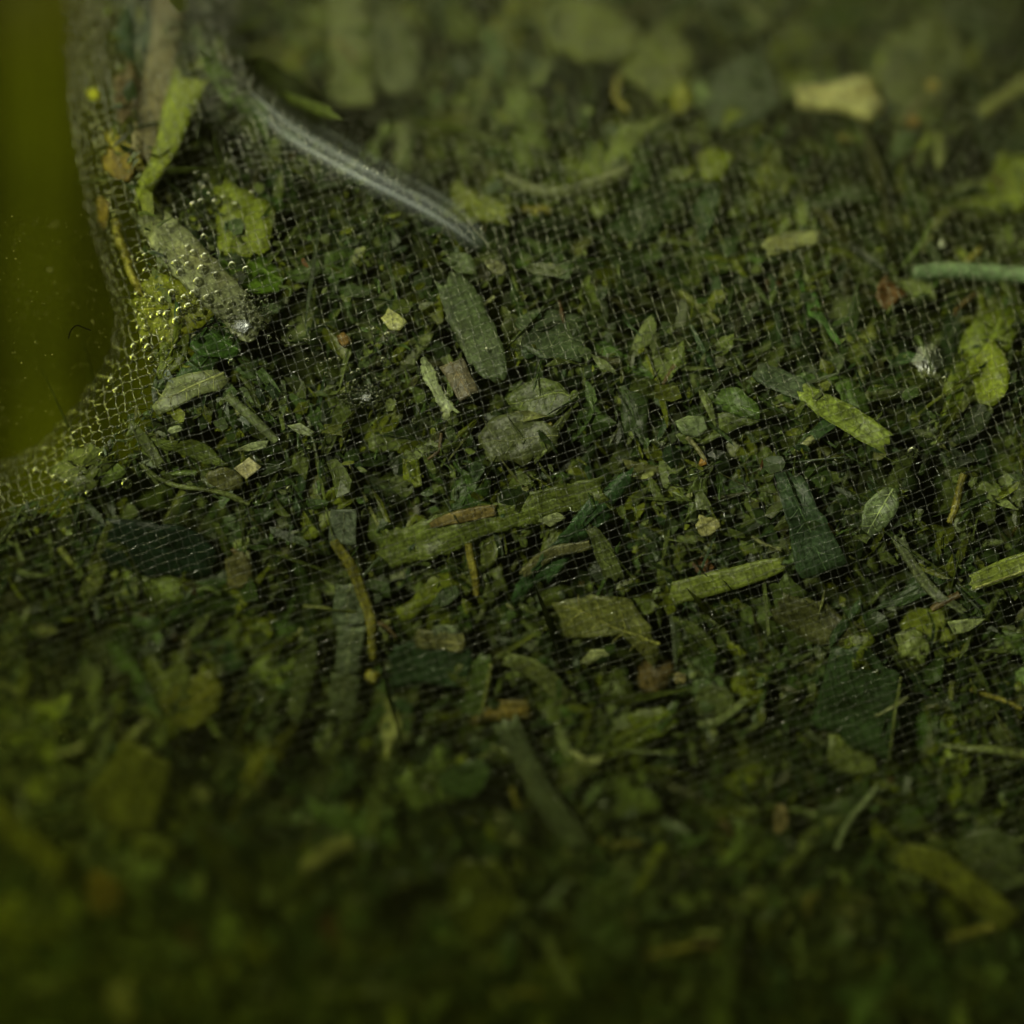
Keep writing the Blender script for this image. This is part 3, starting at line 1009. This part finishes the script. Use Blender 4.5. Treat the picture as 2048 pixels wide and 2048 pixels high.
H_flake('blurred cream chunk in the far upper corner', 'cream chunk', [(1592, 162), (1640, 158), (1690, 150), (1742, 142), (1768, 205), (1742, 226), (1700, 205), (1650, 198), (1604, 194)], (0.56, 0.50, 0.22), 0.10, thick=0.2, torn=0.02)
H_flake('small yellow leaf tip in the far green', 'small yellow leaf tip', oval(1366, 186, 36, 62, 12), (0.32, 0.32, 0.02), 0.15)
H_flake('blurred amber speck beyond the cream chunk', 'amber speck', oval(1866, 160, 22, 22, 0), (0.45, 0.33, 0.06), 0.1)
H_flake('dull orange speck below the amber speck', 'dull orange speck', oval(1826, 230, 26, 20, 0), (0.36, 0.22, 0.05), 0.1)
H_flake('upright pale slip below the cream chunk', 'upright pale slip', oval(1882, 298, 24, 54, 5), (0.24, 0.25, 0.08), 0.12)
H_flake('white crumb above the mint stem', 'white crumb', oval(1886, 482, 16, 14, 0), (0.7, 0.68, 0.5), 0.06)
H_blade('pale yellow bar lying in the far heap', 'pale yellow bar', [(1540, 486), (1585, 474), (1632, 466)], [34, 34, 26], (0.30, 0.30, 0.10), 0.1)
H_blade('yellow strip slanting at the upper edge', 'yellow slanting strip', [(1968, 212), (2010, 184), (2100, 120)], [22, 26, 28], (0.22, 0.22, 0.05), 0.12)
H_blade('broad upright olive blade blurred at the top', 'broad upright olive blade', [(690, -30), (700, 80), (704, 190)], [76, 92, 84], (0.135, 0.15, 0.04), 0.2)
H_flake('olive leaf beside the broad upright blade', 'olive leaf at the top', oval(790, 80, 110, 180, -10), (0.10, 0.115, 0.04), 0.3)
H_flake('lime triangular leaf in the far green', 'lime triangular leaf', [(1395, 300), (1430, 285), (1475, 300), (1445, 350), (1412, 352)], (0.19, 0.22, 0.02), 0.12)
H_flake('yellow green pointed leaf by the end of the fold', 'pointed yellow green leaf', [(905, 345), (960, 370), (1020, 400), (1015, 440), (960, 425), (900, 420)], (0.16, 0.18, 0.02), 0.2)
H_stem('blurred pale stem bending through the far leaves', 'bending pale stem', [(1010, 345), (1070, 368), (1130, 372), (1200, 350), (1260, 322)], [26, 26, 24, 26, 22], (0.20, 0.21, 0.09), 0.08)
H_blade('short upright slat behind the fold', 'short upright slat', [(804, 232), (802, 280), (800, 330)], [30, 34, 34], (0.12, 0.14, 0.035), 0.2)
H_flake('beige scrap touching the tip of the fold', 'beige scrap', oval(992, 526, 50, 26, 20), (0.26, 0.25, 0.11), 0.1)
H_flake('large yellow green leaf blurred along the upper edge', 'large yellow green leaf', oval(1180, 40, 240, 130, 20), (0.13, 0.15, 0.012), 0.25)
H_flake('vivid green yellow leaf high up beside the dark hollow', 'vivid leaf by the hollow', oval(1330, 110, 160, 150, -30), (0.12, 0.14, 0.010), 0.3)
H_flake('large dull teal leaf below the large yellow green leaf', 'large dull teal leaf', oval(1490, 160, 140, 180, 20), (0.06, 0.085, 0.03), 0.3)
H_flake('broad olive leaf beside the cream chunk', 'broad olive leaf', oval(1850, 110, 180, 220, 30), (0.12, 0.135, 0.035), 0.4)

# bottom, blurred
H_flake('large olive yellow square leaf, blurred, low in the bag', 'large blurred square leaf', [(160, 1610), (250, 1490), (340, 1540), (300, 1680), (235, 1690)], (0.135, 0.14, 0.012), 0.2)
H_blade('blurred straw coloured twig below the lowest grey plate', 'straw coloured twig', [(606, 1748), (650, 1712), (696, 1690)], [26, 34, 26], (0.25, 0.24, 0.06), 0.1)
H_blade('long grey green strip sloping through the blurred bottom', 'sloping grey green strip', [(1016, 1466), (1050, 1530), (1085, 1610), (1160, 1700)], [48, 48, 50, 42], (0.11, 0.13, 0.05), 0.15)
H_flake('round mid green leaf beside the sloping strip', 'round mid green leaf', oval(930, 1572, 96, 74, -15), (0.06, 0.10, 0.02), 0.2)
H_stem('thin pale fibre bending in the blurred bottom', 'thin pale fibre', [(1756, 1578), (1730, 1610), (1695, 1650), (1672, 1704)], [12, 15, 14, 10], (0.24, 0.27, 0.12), 0.05)
H_flake('tan brown scrap near the thin pale fibre', 'tan brown scrap', oval(1560, 1648, 30, 62, 5), (0.24, 0.18, 0.07), 0.12)
H_blade('blurred yellow leaf edge sloping at the bottom', 'blurred yellow leaf edge', [(1810, 1722), (1880, 1740), (1950, 1800), (2020, 1850)], [50, 62, 60, 46], (0.18, 0.185, 0.02), 0.1)
H_flake('grey green broad leaf above the yellow leaf edge', 'grey green broad leaf', oval(1990, 1740, 150, 120, 35), (0.095, 0.115, 0.035), 0.25)
H_flake('brown orange patch deep in the blurred corner', 'brown orange patch', oval(200, 1800, 80, 90, 0), (0.19, 0.13, 0.012), 0.2)
H_blade('blurred yellow streak in the lower corner', 'blurred yellow streak', [(-40, 1610), (30, 1680), (110, 1752)], [46, 50, 40], (0.17, 0.17, 0.012), 0.15)
H_flake('small olive wedge high in the blurred lower corner', 'small olive wedge', [(60, 1620), (90, 1550), (115, 1580), (88, 1612)], (0.12, 0.14, 0.02), 0.2)
H_flake('olive yellow leaf above the large blurred square leaf', 'olive yellow leaf', oval(380, 1420, 120, 110, 15), (0.15, 0.15, 0.015), 0.25)
H_flake('yellow green scrap below the large blurred square leaf', 'yellow green scrap', oval(300, 1710, 90, 50, 15), (0.14, 0.155, 0.02), 0.2)
H_flake('wide green leaf, blurred, under the long slope strip', 'wide green leaf', oval(1240, 1820, 150, 120, 20), (0.075, 0.10, 0.02), 0.3)
H_flake('dim yellow green leaf at the very bottom middle', 'dim yellow green leaf', oval(960, 1820, 130, 170, 10), (0.09, 0.10, 0.01), 0.3)
H_blade('brown pointed leaf edge under the dark slot', 'brown pointed leaf edge', [(1560, 1230), (1640, 1262), (1720, 1288)], [60, 80, 40], (0.10, 0.10, 0.025), 0.3)
H_blade('pale leaf edge curling beside the triangular chip', 'pale curling leaf edge', [(1800, 1080), (1830, 1150), (1880, 1200), (1930, 1232)], [24, 26, 22, 12], (0.15, 0.17, 0.06), 0.2)
H_stem('fine brown green sprig under the long teal plate', 'fine sprig', [(1880, 1500), (1950, 1508), (2080, 1520)], [10, 18, 24], (0.17, 0.19, 0.05), 0.1)

# ------------------------------------------------------------------ the other leaf fragments
HX = np.array([(a, b) for a, b, c in heroes])
HS = [c for a, b, c in heroes]


def where_phrase(x, y, k=0):
    d = np.hypot(HX[:, 0] - x, HX[:, 1] - y)
    i = int(np.argsort(d)[k])
    dx, dy = x - HX[i, 0], y - HX[i, 1]
    if abs(dy) > 0.7 * abs(dx):
        rel = 'above' if dy < 0 else 'below'
        if d[i] < 70:
            rel = 'just ' + rel
    else:
        rel = 'close beside' if d[i] < 70 else 'beside'
    return rel + ' the ' + HS[i], d[i]


PALETTE = [
    ('olive', OLIVE, 0.27), ('dark green', (0.034, 0.050, 0.014), 0.20), ('green', (0.066, 0.100, 0.024), 0.18), ('dull teal', (0.048, 0.080, 0.028), 0.05),
    ('yellow olive', (0.16, 0.172, 0.018), 0.13), ('pale olive', (0.19, 0.21, 0.07), 0.07), ('brown', (0.075, 0.070, 0.024), 0.03),
    ('grey green', (0.10, 0.125, 0.045), 0.05), ('rusty', RUST, 0.003), ('straw yellow', (0.30, 0.29, 0.10), 0.015),
]
PW = np.array([a[2] for a in PALETTE])
PW /= PW.sum()


def random_outline(x, y, size, asp, ang, n):
    ts = np.sort(RNG.uniform(0, 2 * np.pi, n))
    ts = (np.arange(n) / n * 2 * np.pi + RNG.uniform(-0.3, 0.3, n)) if n < 5 else ts * 0.4 + 0.6 * np.arange(n) / n * 2 * np.pi
    r = RNG.uniform(0.6, 1.2, n)
    c, s = math.cos(ang), math.sin(ang)
    px = np.cos(ts) * r * size * asp
    py = np.sin(ts) * r * size / asp
    return np.stack([x + px * c - py * s, y + px * s + py * c], -1)


used = {}
labels_made = {}
placed = []


def unique_label(fmt, x, y):
    for k in range(4):
        ph, _d = where_phrase(x, y, k)
        lab = fmt + ' ' + ph
        if len(lab.split()) <= 16 and lab not in labels_made:
            labels_made[lab] = 1
            return lab
    lab = fmt + ' ' + where_phrase(x, y, 0)[0]
    return lab


# jittered grid over the visible cloth so that the fragments spread evenly
cells = 17
spots = []
for i in range(cells):
    for j in range(cells):
        spots.append(((i + RNG.uniform(0, 1)) / cells * 2130 - 40, (j + RNG.uniform(0, 1)) / cells * 2130 - 40))
aS, _p, _n, _t = near(SIL, np.array([s[0] for s in spots]), np.array([s[1] for s in spots]))
count = 0
for (x, y), a in zip(spots, aS):
    if a < 130 or (x < 430 and y < 470):
        continue
    pw = PW.copy()
    if x < 560 and y > 1250:
        pw[4] *= 4.0  # more yellow leaves here stand in for the liquid's yellow glow
    ci = RNG.choice(len(PALETTE), p=pw / pw.sum())
    cname, colr, _w = PALETTE[ci]
    colr = np.array(colr) * RNG.uniform(0.75, 1.3) * (1 + RNG.normal(0, 0.06, 3))
    colr = np.clip(colr * np.array([0.90, 1.02, 1.0]), 0.004, 0.7)
    size = float(np.clip(RNG.lognormal(3.74, 0.42), 22, 105))
    if y < 430 or y > 1480:
        size = min(size * 1.2, 120.0)
    if cname in ('straw yellow', 'rusty', 'pale olive', 'brown'):
        size = min(size, 40.0)
    asp = float(RNG.choice([1.05, 1.25, 1.5, 1.85, 2.3], p=[0.17, 0.25, 0.25, 0.2, 0.13]))
    n = int(RNG.integers(4, 8))
    ang = RNG.uniform(0, np.pi)
    h = float(RNG.uniform(0.28, 0.95) + hollow(x, y))
    size = min(size, 18 + 0.25 * a)
    out = random_outline(x, y, size, asp, ang, n)
    t = RNG.normal(0, 0.25, 2) * min(1.0, a / 400)
    V, F = flake(out, h, thick=0.045, crumple=0.08 + size * 0.0011, tilt=t, torn=0.11, step=12, rings=(0.7, 0.35), hmin=0.18)
    o = mesh_obj('leaf_fragment', V, F, M_LEAF, color=colr)
    if size > 46 and RNG.uniform() < 0.6:
        veins(o, colr * RNG.uniform(1.2, 1.8), RNG.uniform(3, 5.5))
    sz = 'small' if size < 40 else ('large' if size > 62 else 'middling')
    shape = 'shred' if asp > 1.6 else 'fragment'
    tag(o, unique_label(f'{sz} {cname} leaf {shape}', x, y), 'leaf fragment', 'leaf fragments packed in the bag')
    count += 1

# short stem pieces among them
for k in range(60):
    x, y = RNG.uniform(60, 2010), RNG.uniform(10, 2020)
    a, _p, _n, _t = near(SIL, np.array([x]), np.array([y]))
    if a[0] < 150:
        continue
    ang = RNG.uniform(0, np.pi)
    ln = RNG.uniform(35, 110)
    wd = RNG.uniform(6, 15)
    bx, by = RNG.normal(0, 10, 2)
    dx, dy = math.cos(ang) * ln / 2, math.sin(ang) * ln / 2
    V, F, ac = stick([(x - dx, y - dy), (x + bx, y + by), (x + dx, y + dy)], [wd, wd * 1.1, wd * 0.8], float(RNG.uniform(0.12, 0.6)), sides=8)
    nm, colr = [('olive', (0.15, 0.17, 0.04)), ('pale', (0.26, 0.28, 0.12)), ('yellowish', (0.24, 0.22, 0.04)), ('brown', (0.13, 0.095, 0.04)), ('green', (0.09, 0.13, 0.03))][int(RNG.integers(0, 5))]
    colr = np.array(colr) * RNG.uniform(0.75, 1.15)
    o = mesh_obj('stem_piece', V, F, M_STEM, across=ac, color=colr)
    lw = 'long' if ln > 75 else 'short'
    tag(o, unique_label(f'{lw} thin {nm} stem bit', x, y), 'stem', 'stem bits packed in the bag')


# ------------------------------------------------------------------ crumbs nobody could count
def crumbs(n, smin, smax, hmin, hmax, stretch=0.6):
    x = RNG.uniform(-60, 2110, n)
    y = RNG.uniform(-60, 2110, n)
    a, _p, _n, _t = near(SIL, x, y)
    ok = a > 80
    x, y, a = x[ok], y[ok], a[ok]
    n = len(x)
    size = (RNG.uniform(0, 1, n) ** 2.2 * (smax - smin) + smin) * np.clip(a / 260, 0.35, 1)
    asp = np.exp(RNG.normal(0, stretch, n))
    ang = RNG.uniform(0, 2 * np.pi, n)
    K = 7
    th = np.arange(K) / K * 2 * np.pi + RNG.uniform(-0.3, 0.3, (n, K))
    r = RNG.uniform(0.6, 1.2, (n, K))
    lx = np.cos(th) * r * (size * asp)[:, None]
    ly = np.sin(th) * r * (size / asp)[:, None]
    c, s = np.cos(ang)[:, None], np.sin(ang)[:, None]
    gx = x[:, None] + lx * c - ly * s
    gy = y[:, None] + lx * s + ly * c
    gx = np.concatenate([gx, x[:, None]], 1)
    gy = np.concatenate([gy, y[:, None]], 1)
    P, N = surf_n(x, y)
    N = N * SGN
    # local frame instead of the full map: crumbs are small
    e = 4.0
    Px, _ = surf_n(x + e, y)
    Py, _ = surf_n(x, y + e)
    ux, uy = (Px - P) / e, (Py - P) / e
    t1, t2 = RNG.normal(0, 0.5, n), RNG.normal(0, 0.5, n)
    rel_x, rel_y = gx - x[:, None], gy - y[:, None]
    h0 = (RNG.uniform(hmin, hmax, n) + hollow(x, y)) * np.clip(a / 400, 0.2, 1)
    hh = h0[:, None] + PX * (rel_x * t1[:, None] + rel_y * t2[:, None]) + RNG.normal(0, 0.02, rel_x.shape)
    hh[:, -1] -= size * PX * RNG.uniform(-0.25, 0.45, n)
    hh = np.maximum(hh, 0.06)
    top = P[:, None] + ux[:, None] * rel_x[..., None] + uy[:, None] * rel_y[..., None] - N[:, None] * hh[..., None]
    bot = P - N * (hh.mean(1) + 0.03 + size * PX * 0.3)[:, None]
    V = np.concatenate([top, bot[:, None]], 1)                 # K rim, centre, bottom
    base = (np.arange(n) * (K + 2))[:, None]
    j = np.arange(K)
    j2 = (j + 1) % K
    F1 = np.stack([np.broadcast_to(base + j, (n, K)), np.broadcast_to(base + j2, (n, K)), np.broadcast_to(base + K, (n, K))], -1)
    F2 = np.stack([np.broadcast_to(base + j2, (n, K)), np.broadcast_to(base + j, (n, K)), np.broadcast_to(base + K + 1, (n, K))], -1)
    F = np.concatenate([F1.reshape(-1, 3), F2.reshape(-1, 3)])
    ci = RNG.choice(len(PALETTE), n, p=PW)
    cols = np.array([a[1] for a in PALETTE])[ci] * RNG.uniform(0.4, 1.1, n)[:, None] * np.array([0.90, 1.02, 1.0])
    tint = np.repeat(np.clip(cols, 0.003, 0.7), K + 2, 0)
    return V.reshape(-1, 3), F, tint


V1, F1, T1 = crumbs(6500, 7, 46, 0.8, 1.5)
V3, F3, T3 = crumbs(5200, 7, 26, 0.2, 0.95, 0.85)
V2, F2, T2 = crumbs(8000, 2.5, 13, 0.22, 1.2)
o = mesh_obj('herb_crumbs', np.concatenate([V1, V2, V3]), np.concatenate([F1, F2 + len(V1), F3 + len(V1) + len(V2)]), M_CRUMB, origin=np.zeros(3), tint=np.concatenate([T1, T2, T3]), smooth=False)
tag(o, 'fine crumbled herb filling the gaps between the leaf fragments', 'herb', kind='stuff')

# ------------------------------------------------------------------ bubbles
def ball_mesh(seg=20, rings=12):
    V = [(0, 0, 1.0)]
    for i in range(1, rings):
        t = math.pi * i / rings
        for j in range(seg):
            f_ = 2 * math.pi * j / seg
            V.append((math.sin(t) * math.cos(f_), math.sin(t) * math.sin(f_), math.cos(t)))
    V.append((0, 0, -1.0))
    F = [(0, 1 + j, 1 + (j + 1) % seg) for j in range(seg)]
    for i in range(rings - 2):
        a = 1 + i * seg
        b = a + seg
        F += [(a + j, b + j, b + (j + 1) % seg, a + (j + 1) % seg) for j in range(seg)]
    a = 1 + (rings - 2) * seg
    F += [(len(V) - 1, a + (j + 1) % seg, a + j) for j in range(seg)]
    me = bpy.data.meshes.new('bubble')
    me.from_pydata(V, [], F)
    me.polygons.foreach_set('use_smooth', np.ones(len(me.polygons), bool))
    me.materials.append(M_BUB)
    return me


BALL = ball_mesh()
bub = []
for cx, cy, r in [(940, 65, 30), (1000, 135, 32), (905, 185, 30), (825, 240, 36), (870, 305, 44), (950, 255, 36), (1085, 295, 44), (1115, 185, 45), (1210, 335, 38), (1370, 262, 40), (1500, 310, 42), (1040, 415, 40), (1520, 495, 27), (460, 180, 22), (545, 165, 24), (520, 270, 24), (800, 540, 46), (715, 585, 40), (1005, 535, 42), (915, 575, 38), (1050, 605, 36), (1130, 575, 42), (465, 545, 32), (430, 585, 26), (595, 575, 30), (755, 665, 52), (960, 660, 46), (880, 690, 40), (670, 710, 44), (1075, 690, 24), (485, 730, 24), (440, 715, 20), (590, 750, 32), (515, 785, 24), (845, 825, 54), (745, 850, 28), (430, 835, 34), (550, 862, 34), (1010, 945, 34), (710, 980, 30), (830, 1030, 34), (515, 995, 48), (430, 1045, 40), (550, 1070, 42), (595, 1135, 34), (390, 1160, 42), (1365, 1185, 36), (205, 1350, 40), (230, 1430, 40), (1355, 965, 26), (1185, 860, 26), (1220, 520, 24), (1255, 765, 24), (1325, 765, 27), (1430, 815, 28), (1395, 855, 24), (1545, 715, 26), (1590, 665, 24), (1600, 860, 22), (1725, 950, 26), (1880, 985, 22), (1020, 750, 22), (1165, 640, 22), (1165, 780, 18), (670, 870, 18), (985, 860, 20)]:
    bub.append((180 + cx / 4.83, 480 + cy / 4.83, r / 4.83 * 1.1, ''))
for cx, cy, r in [(745, 955, 26), (770, 870, 24), (620, 780, 22), (890, 570, 26), (990, 600, 26), (960, 790, 30), (1165, 1100, 24), (1195, 1245, 22), (1060, 1060, 16), (240, 545, 22), (375, 640, 24), (255, 1745, 30), (1440, 1060, 24), (1740, 710, 16), (530, 890, 24), (600, 840, 16), (560, 790, 18), (390, 790, 20), (1040, 900, 20), (995, 930, 18), (815, 920, 22), (720, 890, 18), (265, 610, 20), (495, 820, 16)]:
    bub.append((512 + cx / 3.773, 512 + cy / 3.773, r / 3.773, ''))
for cx, cy, r in [(705, 865, 32), (565, 715, 20), (385, 578, 16), (195, 782, 18), (490, 925, 20), (1595, 895, 18), (255, 795, 13), (310, 840, 20), (380, 865, 15)]:
    bub.append((cx / 2.76, 650 + cy / 2.76, r / 2.76, ''))
for cx, cy, r in [(1455, 1555, 28), (1515, 1520, 28), (1580, 1480, 26), (1620, 1540, 30), (1685, 1510, 28), (1770, 1545, 34), (1895, 1470, 26), (1540, 1430, 25), (1490, 1330, 28), (1550, 1330, 25), (1420, 1280, 20), (1490, 850, 20), (1415, 900, 16), (1510, 1050, 22), (1540, 1800, 28), (1740, 1250, 25)]:
    bub.append((cx / 3.773, cy / 3.773, r / 3.773, ''))
bub += [(1823, 905, 13, ''), (752, 760, 6, ''), (1888, 760, 6, '')]
loose_n = len(bub)


def cluster(cx, cy, rx, ry, n, r0, r1, word):
    k = 0
    tries = 0
    while k < n and tries < 6000:
        tries += 1
        t, q = random.uniform(0, 2 * math.pi), math.sqrt(random.random())
        x, y = cx + math.cos(t) * rx * q, cy + math.sin(t) * ry * q
        r = random.uniform(r0, r1)
        if all((x - b[0]) ** 2 + (y - b[1]) ** 2 > (0.85 * (r + b[2])) ** 2 for b in bub):
            bub.append((x, y, r, word))
            k += 1


cluster(482, 635, 60, 42, 50, 2.4, 5.4, 'foam around the white glint')
cluster(520, 610, 34, 30, 34, 1.4, 2.8, 'foam around the white glint')
cluster(282, 572, 15, 22, 22, 1.0, 2.0, 'froth beside the thin yellow stalk')
cluster(285, 612, 22, 26, 14, 2.2, 4.2, 'froth beside the thin yellow stalk')
cluster(722, 792, 44, 22, 34, 3.6, 7.2, 'second foam patch')
cluster(762, 770, 34, 26, 24, 1.6, 3.0, 'second foam patch')

bx = np.array([b[0] for b in bub])
by = np.array([b[1] for b in bub])
P, N = surf_out(bx, by)
for i, (x, y, r, word) in enumerate(bub):
    o = bpy.data.objects.new('bubble', BALL)
    COL.objects.link(o)
    rr = r * PX
    # against the inside of the cloth, some pushing through it
    lift = -0.75 * rr if i % 4 else 0.4 * rr
    o.location = (P[i] - N[i] * lift).tolist()
    o.scale = (rr, rr, rr)
    if word:
        tag(o, f'tiny air bubble in the {word}', 'bubble', 'bubbles of the ' + word)
    else:
        sz = 'small' if r < 6 else ('large' if r > 8.6 else 'middling')
        tag(o, unique_label(f'{sz} single air bubble', x, y), 'bubble', 'single bubbles clinging to the mesh')


# air pocket at the mesh, and two mirror patches added for the foam's glints
M_FILM2 = M_FILM.copy()
M_FILM2.name = 'thin_air_film'
[n for n in M_FILM2.node_tree.nodes if n.type == 'MIX_SHADER'][0].inputs[0].default_value = 0.07


def air_patch(label, x, y, rx, ry, bumps, m_=M_FILM):
    m, k = 26, 18
    V = []
    for i in range(m):
        for j in range(k):
            tx, ty = -1 + 2 * i / (m - 1), -1 + 2 * j / (k - 1)
            # square to disc
            dx, dy = tx * math.sqrt(1 - ty * ty / 2), ty * math.sqrt(1 - tx * tx / 2)
            V.append((x + dx * rx * (1 + 0.15 * math.sin(5 * ty + 1)), y + dy * ry * (1 + 0.15 * math.sin(4 * tx))))
    G = np.array(V).reshape(m, k, 2)
    P, N = surf_out(G[..., 0], G[..., 1])
    e = np.hypot((G[..., 0] - x) / rx, (G[..., 1] - y) / ry)
    hh = 0.02 - 0.10 * (1 - np.clip(e, 0, 1.2) ** 2) + bumps * wob(G[..., 0], G[..., 1], 0.55, 0.7)
    V, F, _ = shell(P - N * hh[..., None], P - N * (hh + 0.03)[..., None])
    o = mesh_obj('air_glint_patch', V, F, m_)
    tag(o, label, 'air pocket')


air_patch('bright white glint patch added in the foam', 484, 652, 18, 12, 0.07)
air_patch('small white glint patch added in the second foam patch', 733, 796, 12, 8, 0.06)
air_patch('silvery grey air pocket pressed against the mesh', 1856, 718, 29, 31, 0.02, M_FILM2)


# ------------------------------------------------------------------ fibres and sediment
def fibre(label, pts, wpx, m, depth=None):
    d = dense(smooth_poly([(a, b) for a, b in pts], 3), 2.0)
    if depth is None:
        P, N = surf_out(d[:, 0], d[:, 1])
        P = P + N * 0.06
    else:
        P = world(d[:, 0], d[:, 1], depth + 0.15 * np.sin(np.linspace(0, 3, len(d))))
    V, F = tube(P, np.interp(np.linspace(0, 1, len(P)), [0, 0.1, 0.9, 1], [0.3, 1, 1, 0.3]) * wpx * PX / 2, 6)
    o = mesh_obj('fibre', V, F, m)
    tag(o, label, 'fibre')


fibre('short dark hair floating in the clear liquid', [(137, 678), (140, 662), (152, 649), (166, 655), (182, 661)], 2.6, M_FIBER, 0.2)
fibre('black thread curving out of the foam', [(524, 642), (540, 655), (552, 672), (566, 694)], 3.0, M_FIBER)
fibre('black thread under the foam patch', [(392, 660), (412, 652), (432, 644)], 3.0, M_FIBER)
fibre('pale loose thread at the tip of the fold', [(930, 440), (950, 468), (972, 492), (1000, 530)], 3.0, M_NYLON)

n = 420
x = RNG.uniform(-20, 260, n)
y = RNG.uniform(430, 1000, n)
a, _p, _n, _t = near(SIL, x, y)
ok = a < -6
x, y = x[ok], y[ok]
n = len(x)
D = RNG.normal(0.3, 1.6, n)
r = RNG.uniform(0.5, 1.5, n) * PX * np.where(RNG.uniform(0, 1, n) > 0.96, 2.2, 1)
C = world(x, y, D)
octv = np.array([(1, 0, 0), (-1, 0, 0), (0, 1, 0), (0, -1, 0), (0, 0, 1), (0, 0, -1)], float)
octf = np.array([(0, 2, 4), (2, 1, 4), (1, 3, 4), (3, 0, 4), (2, 0, 5), (1, 2, 5), (3, 1, 5), (0, 3, 5)])
V = (C[:, None] + octv[None] * r[:, None, None] * RNG.uniform(0.6, 1.4, (n, 6, 1))).reshape(-1, 3)
F = (np.arange(n)[:, None, None] * 6 + octf[None]).reshape(-1, 3)
o = mesh_obj('sediment', V, F, M_SPECK, origin=np.zeros(3), smooth=False)
tag(o, 'fine pale sediment drifting in the clear liquid', 'sediment', kind='stuff')
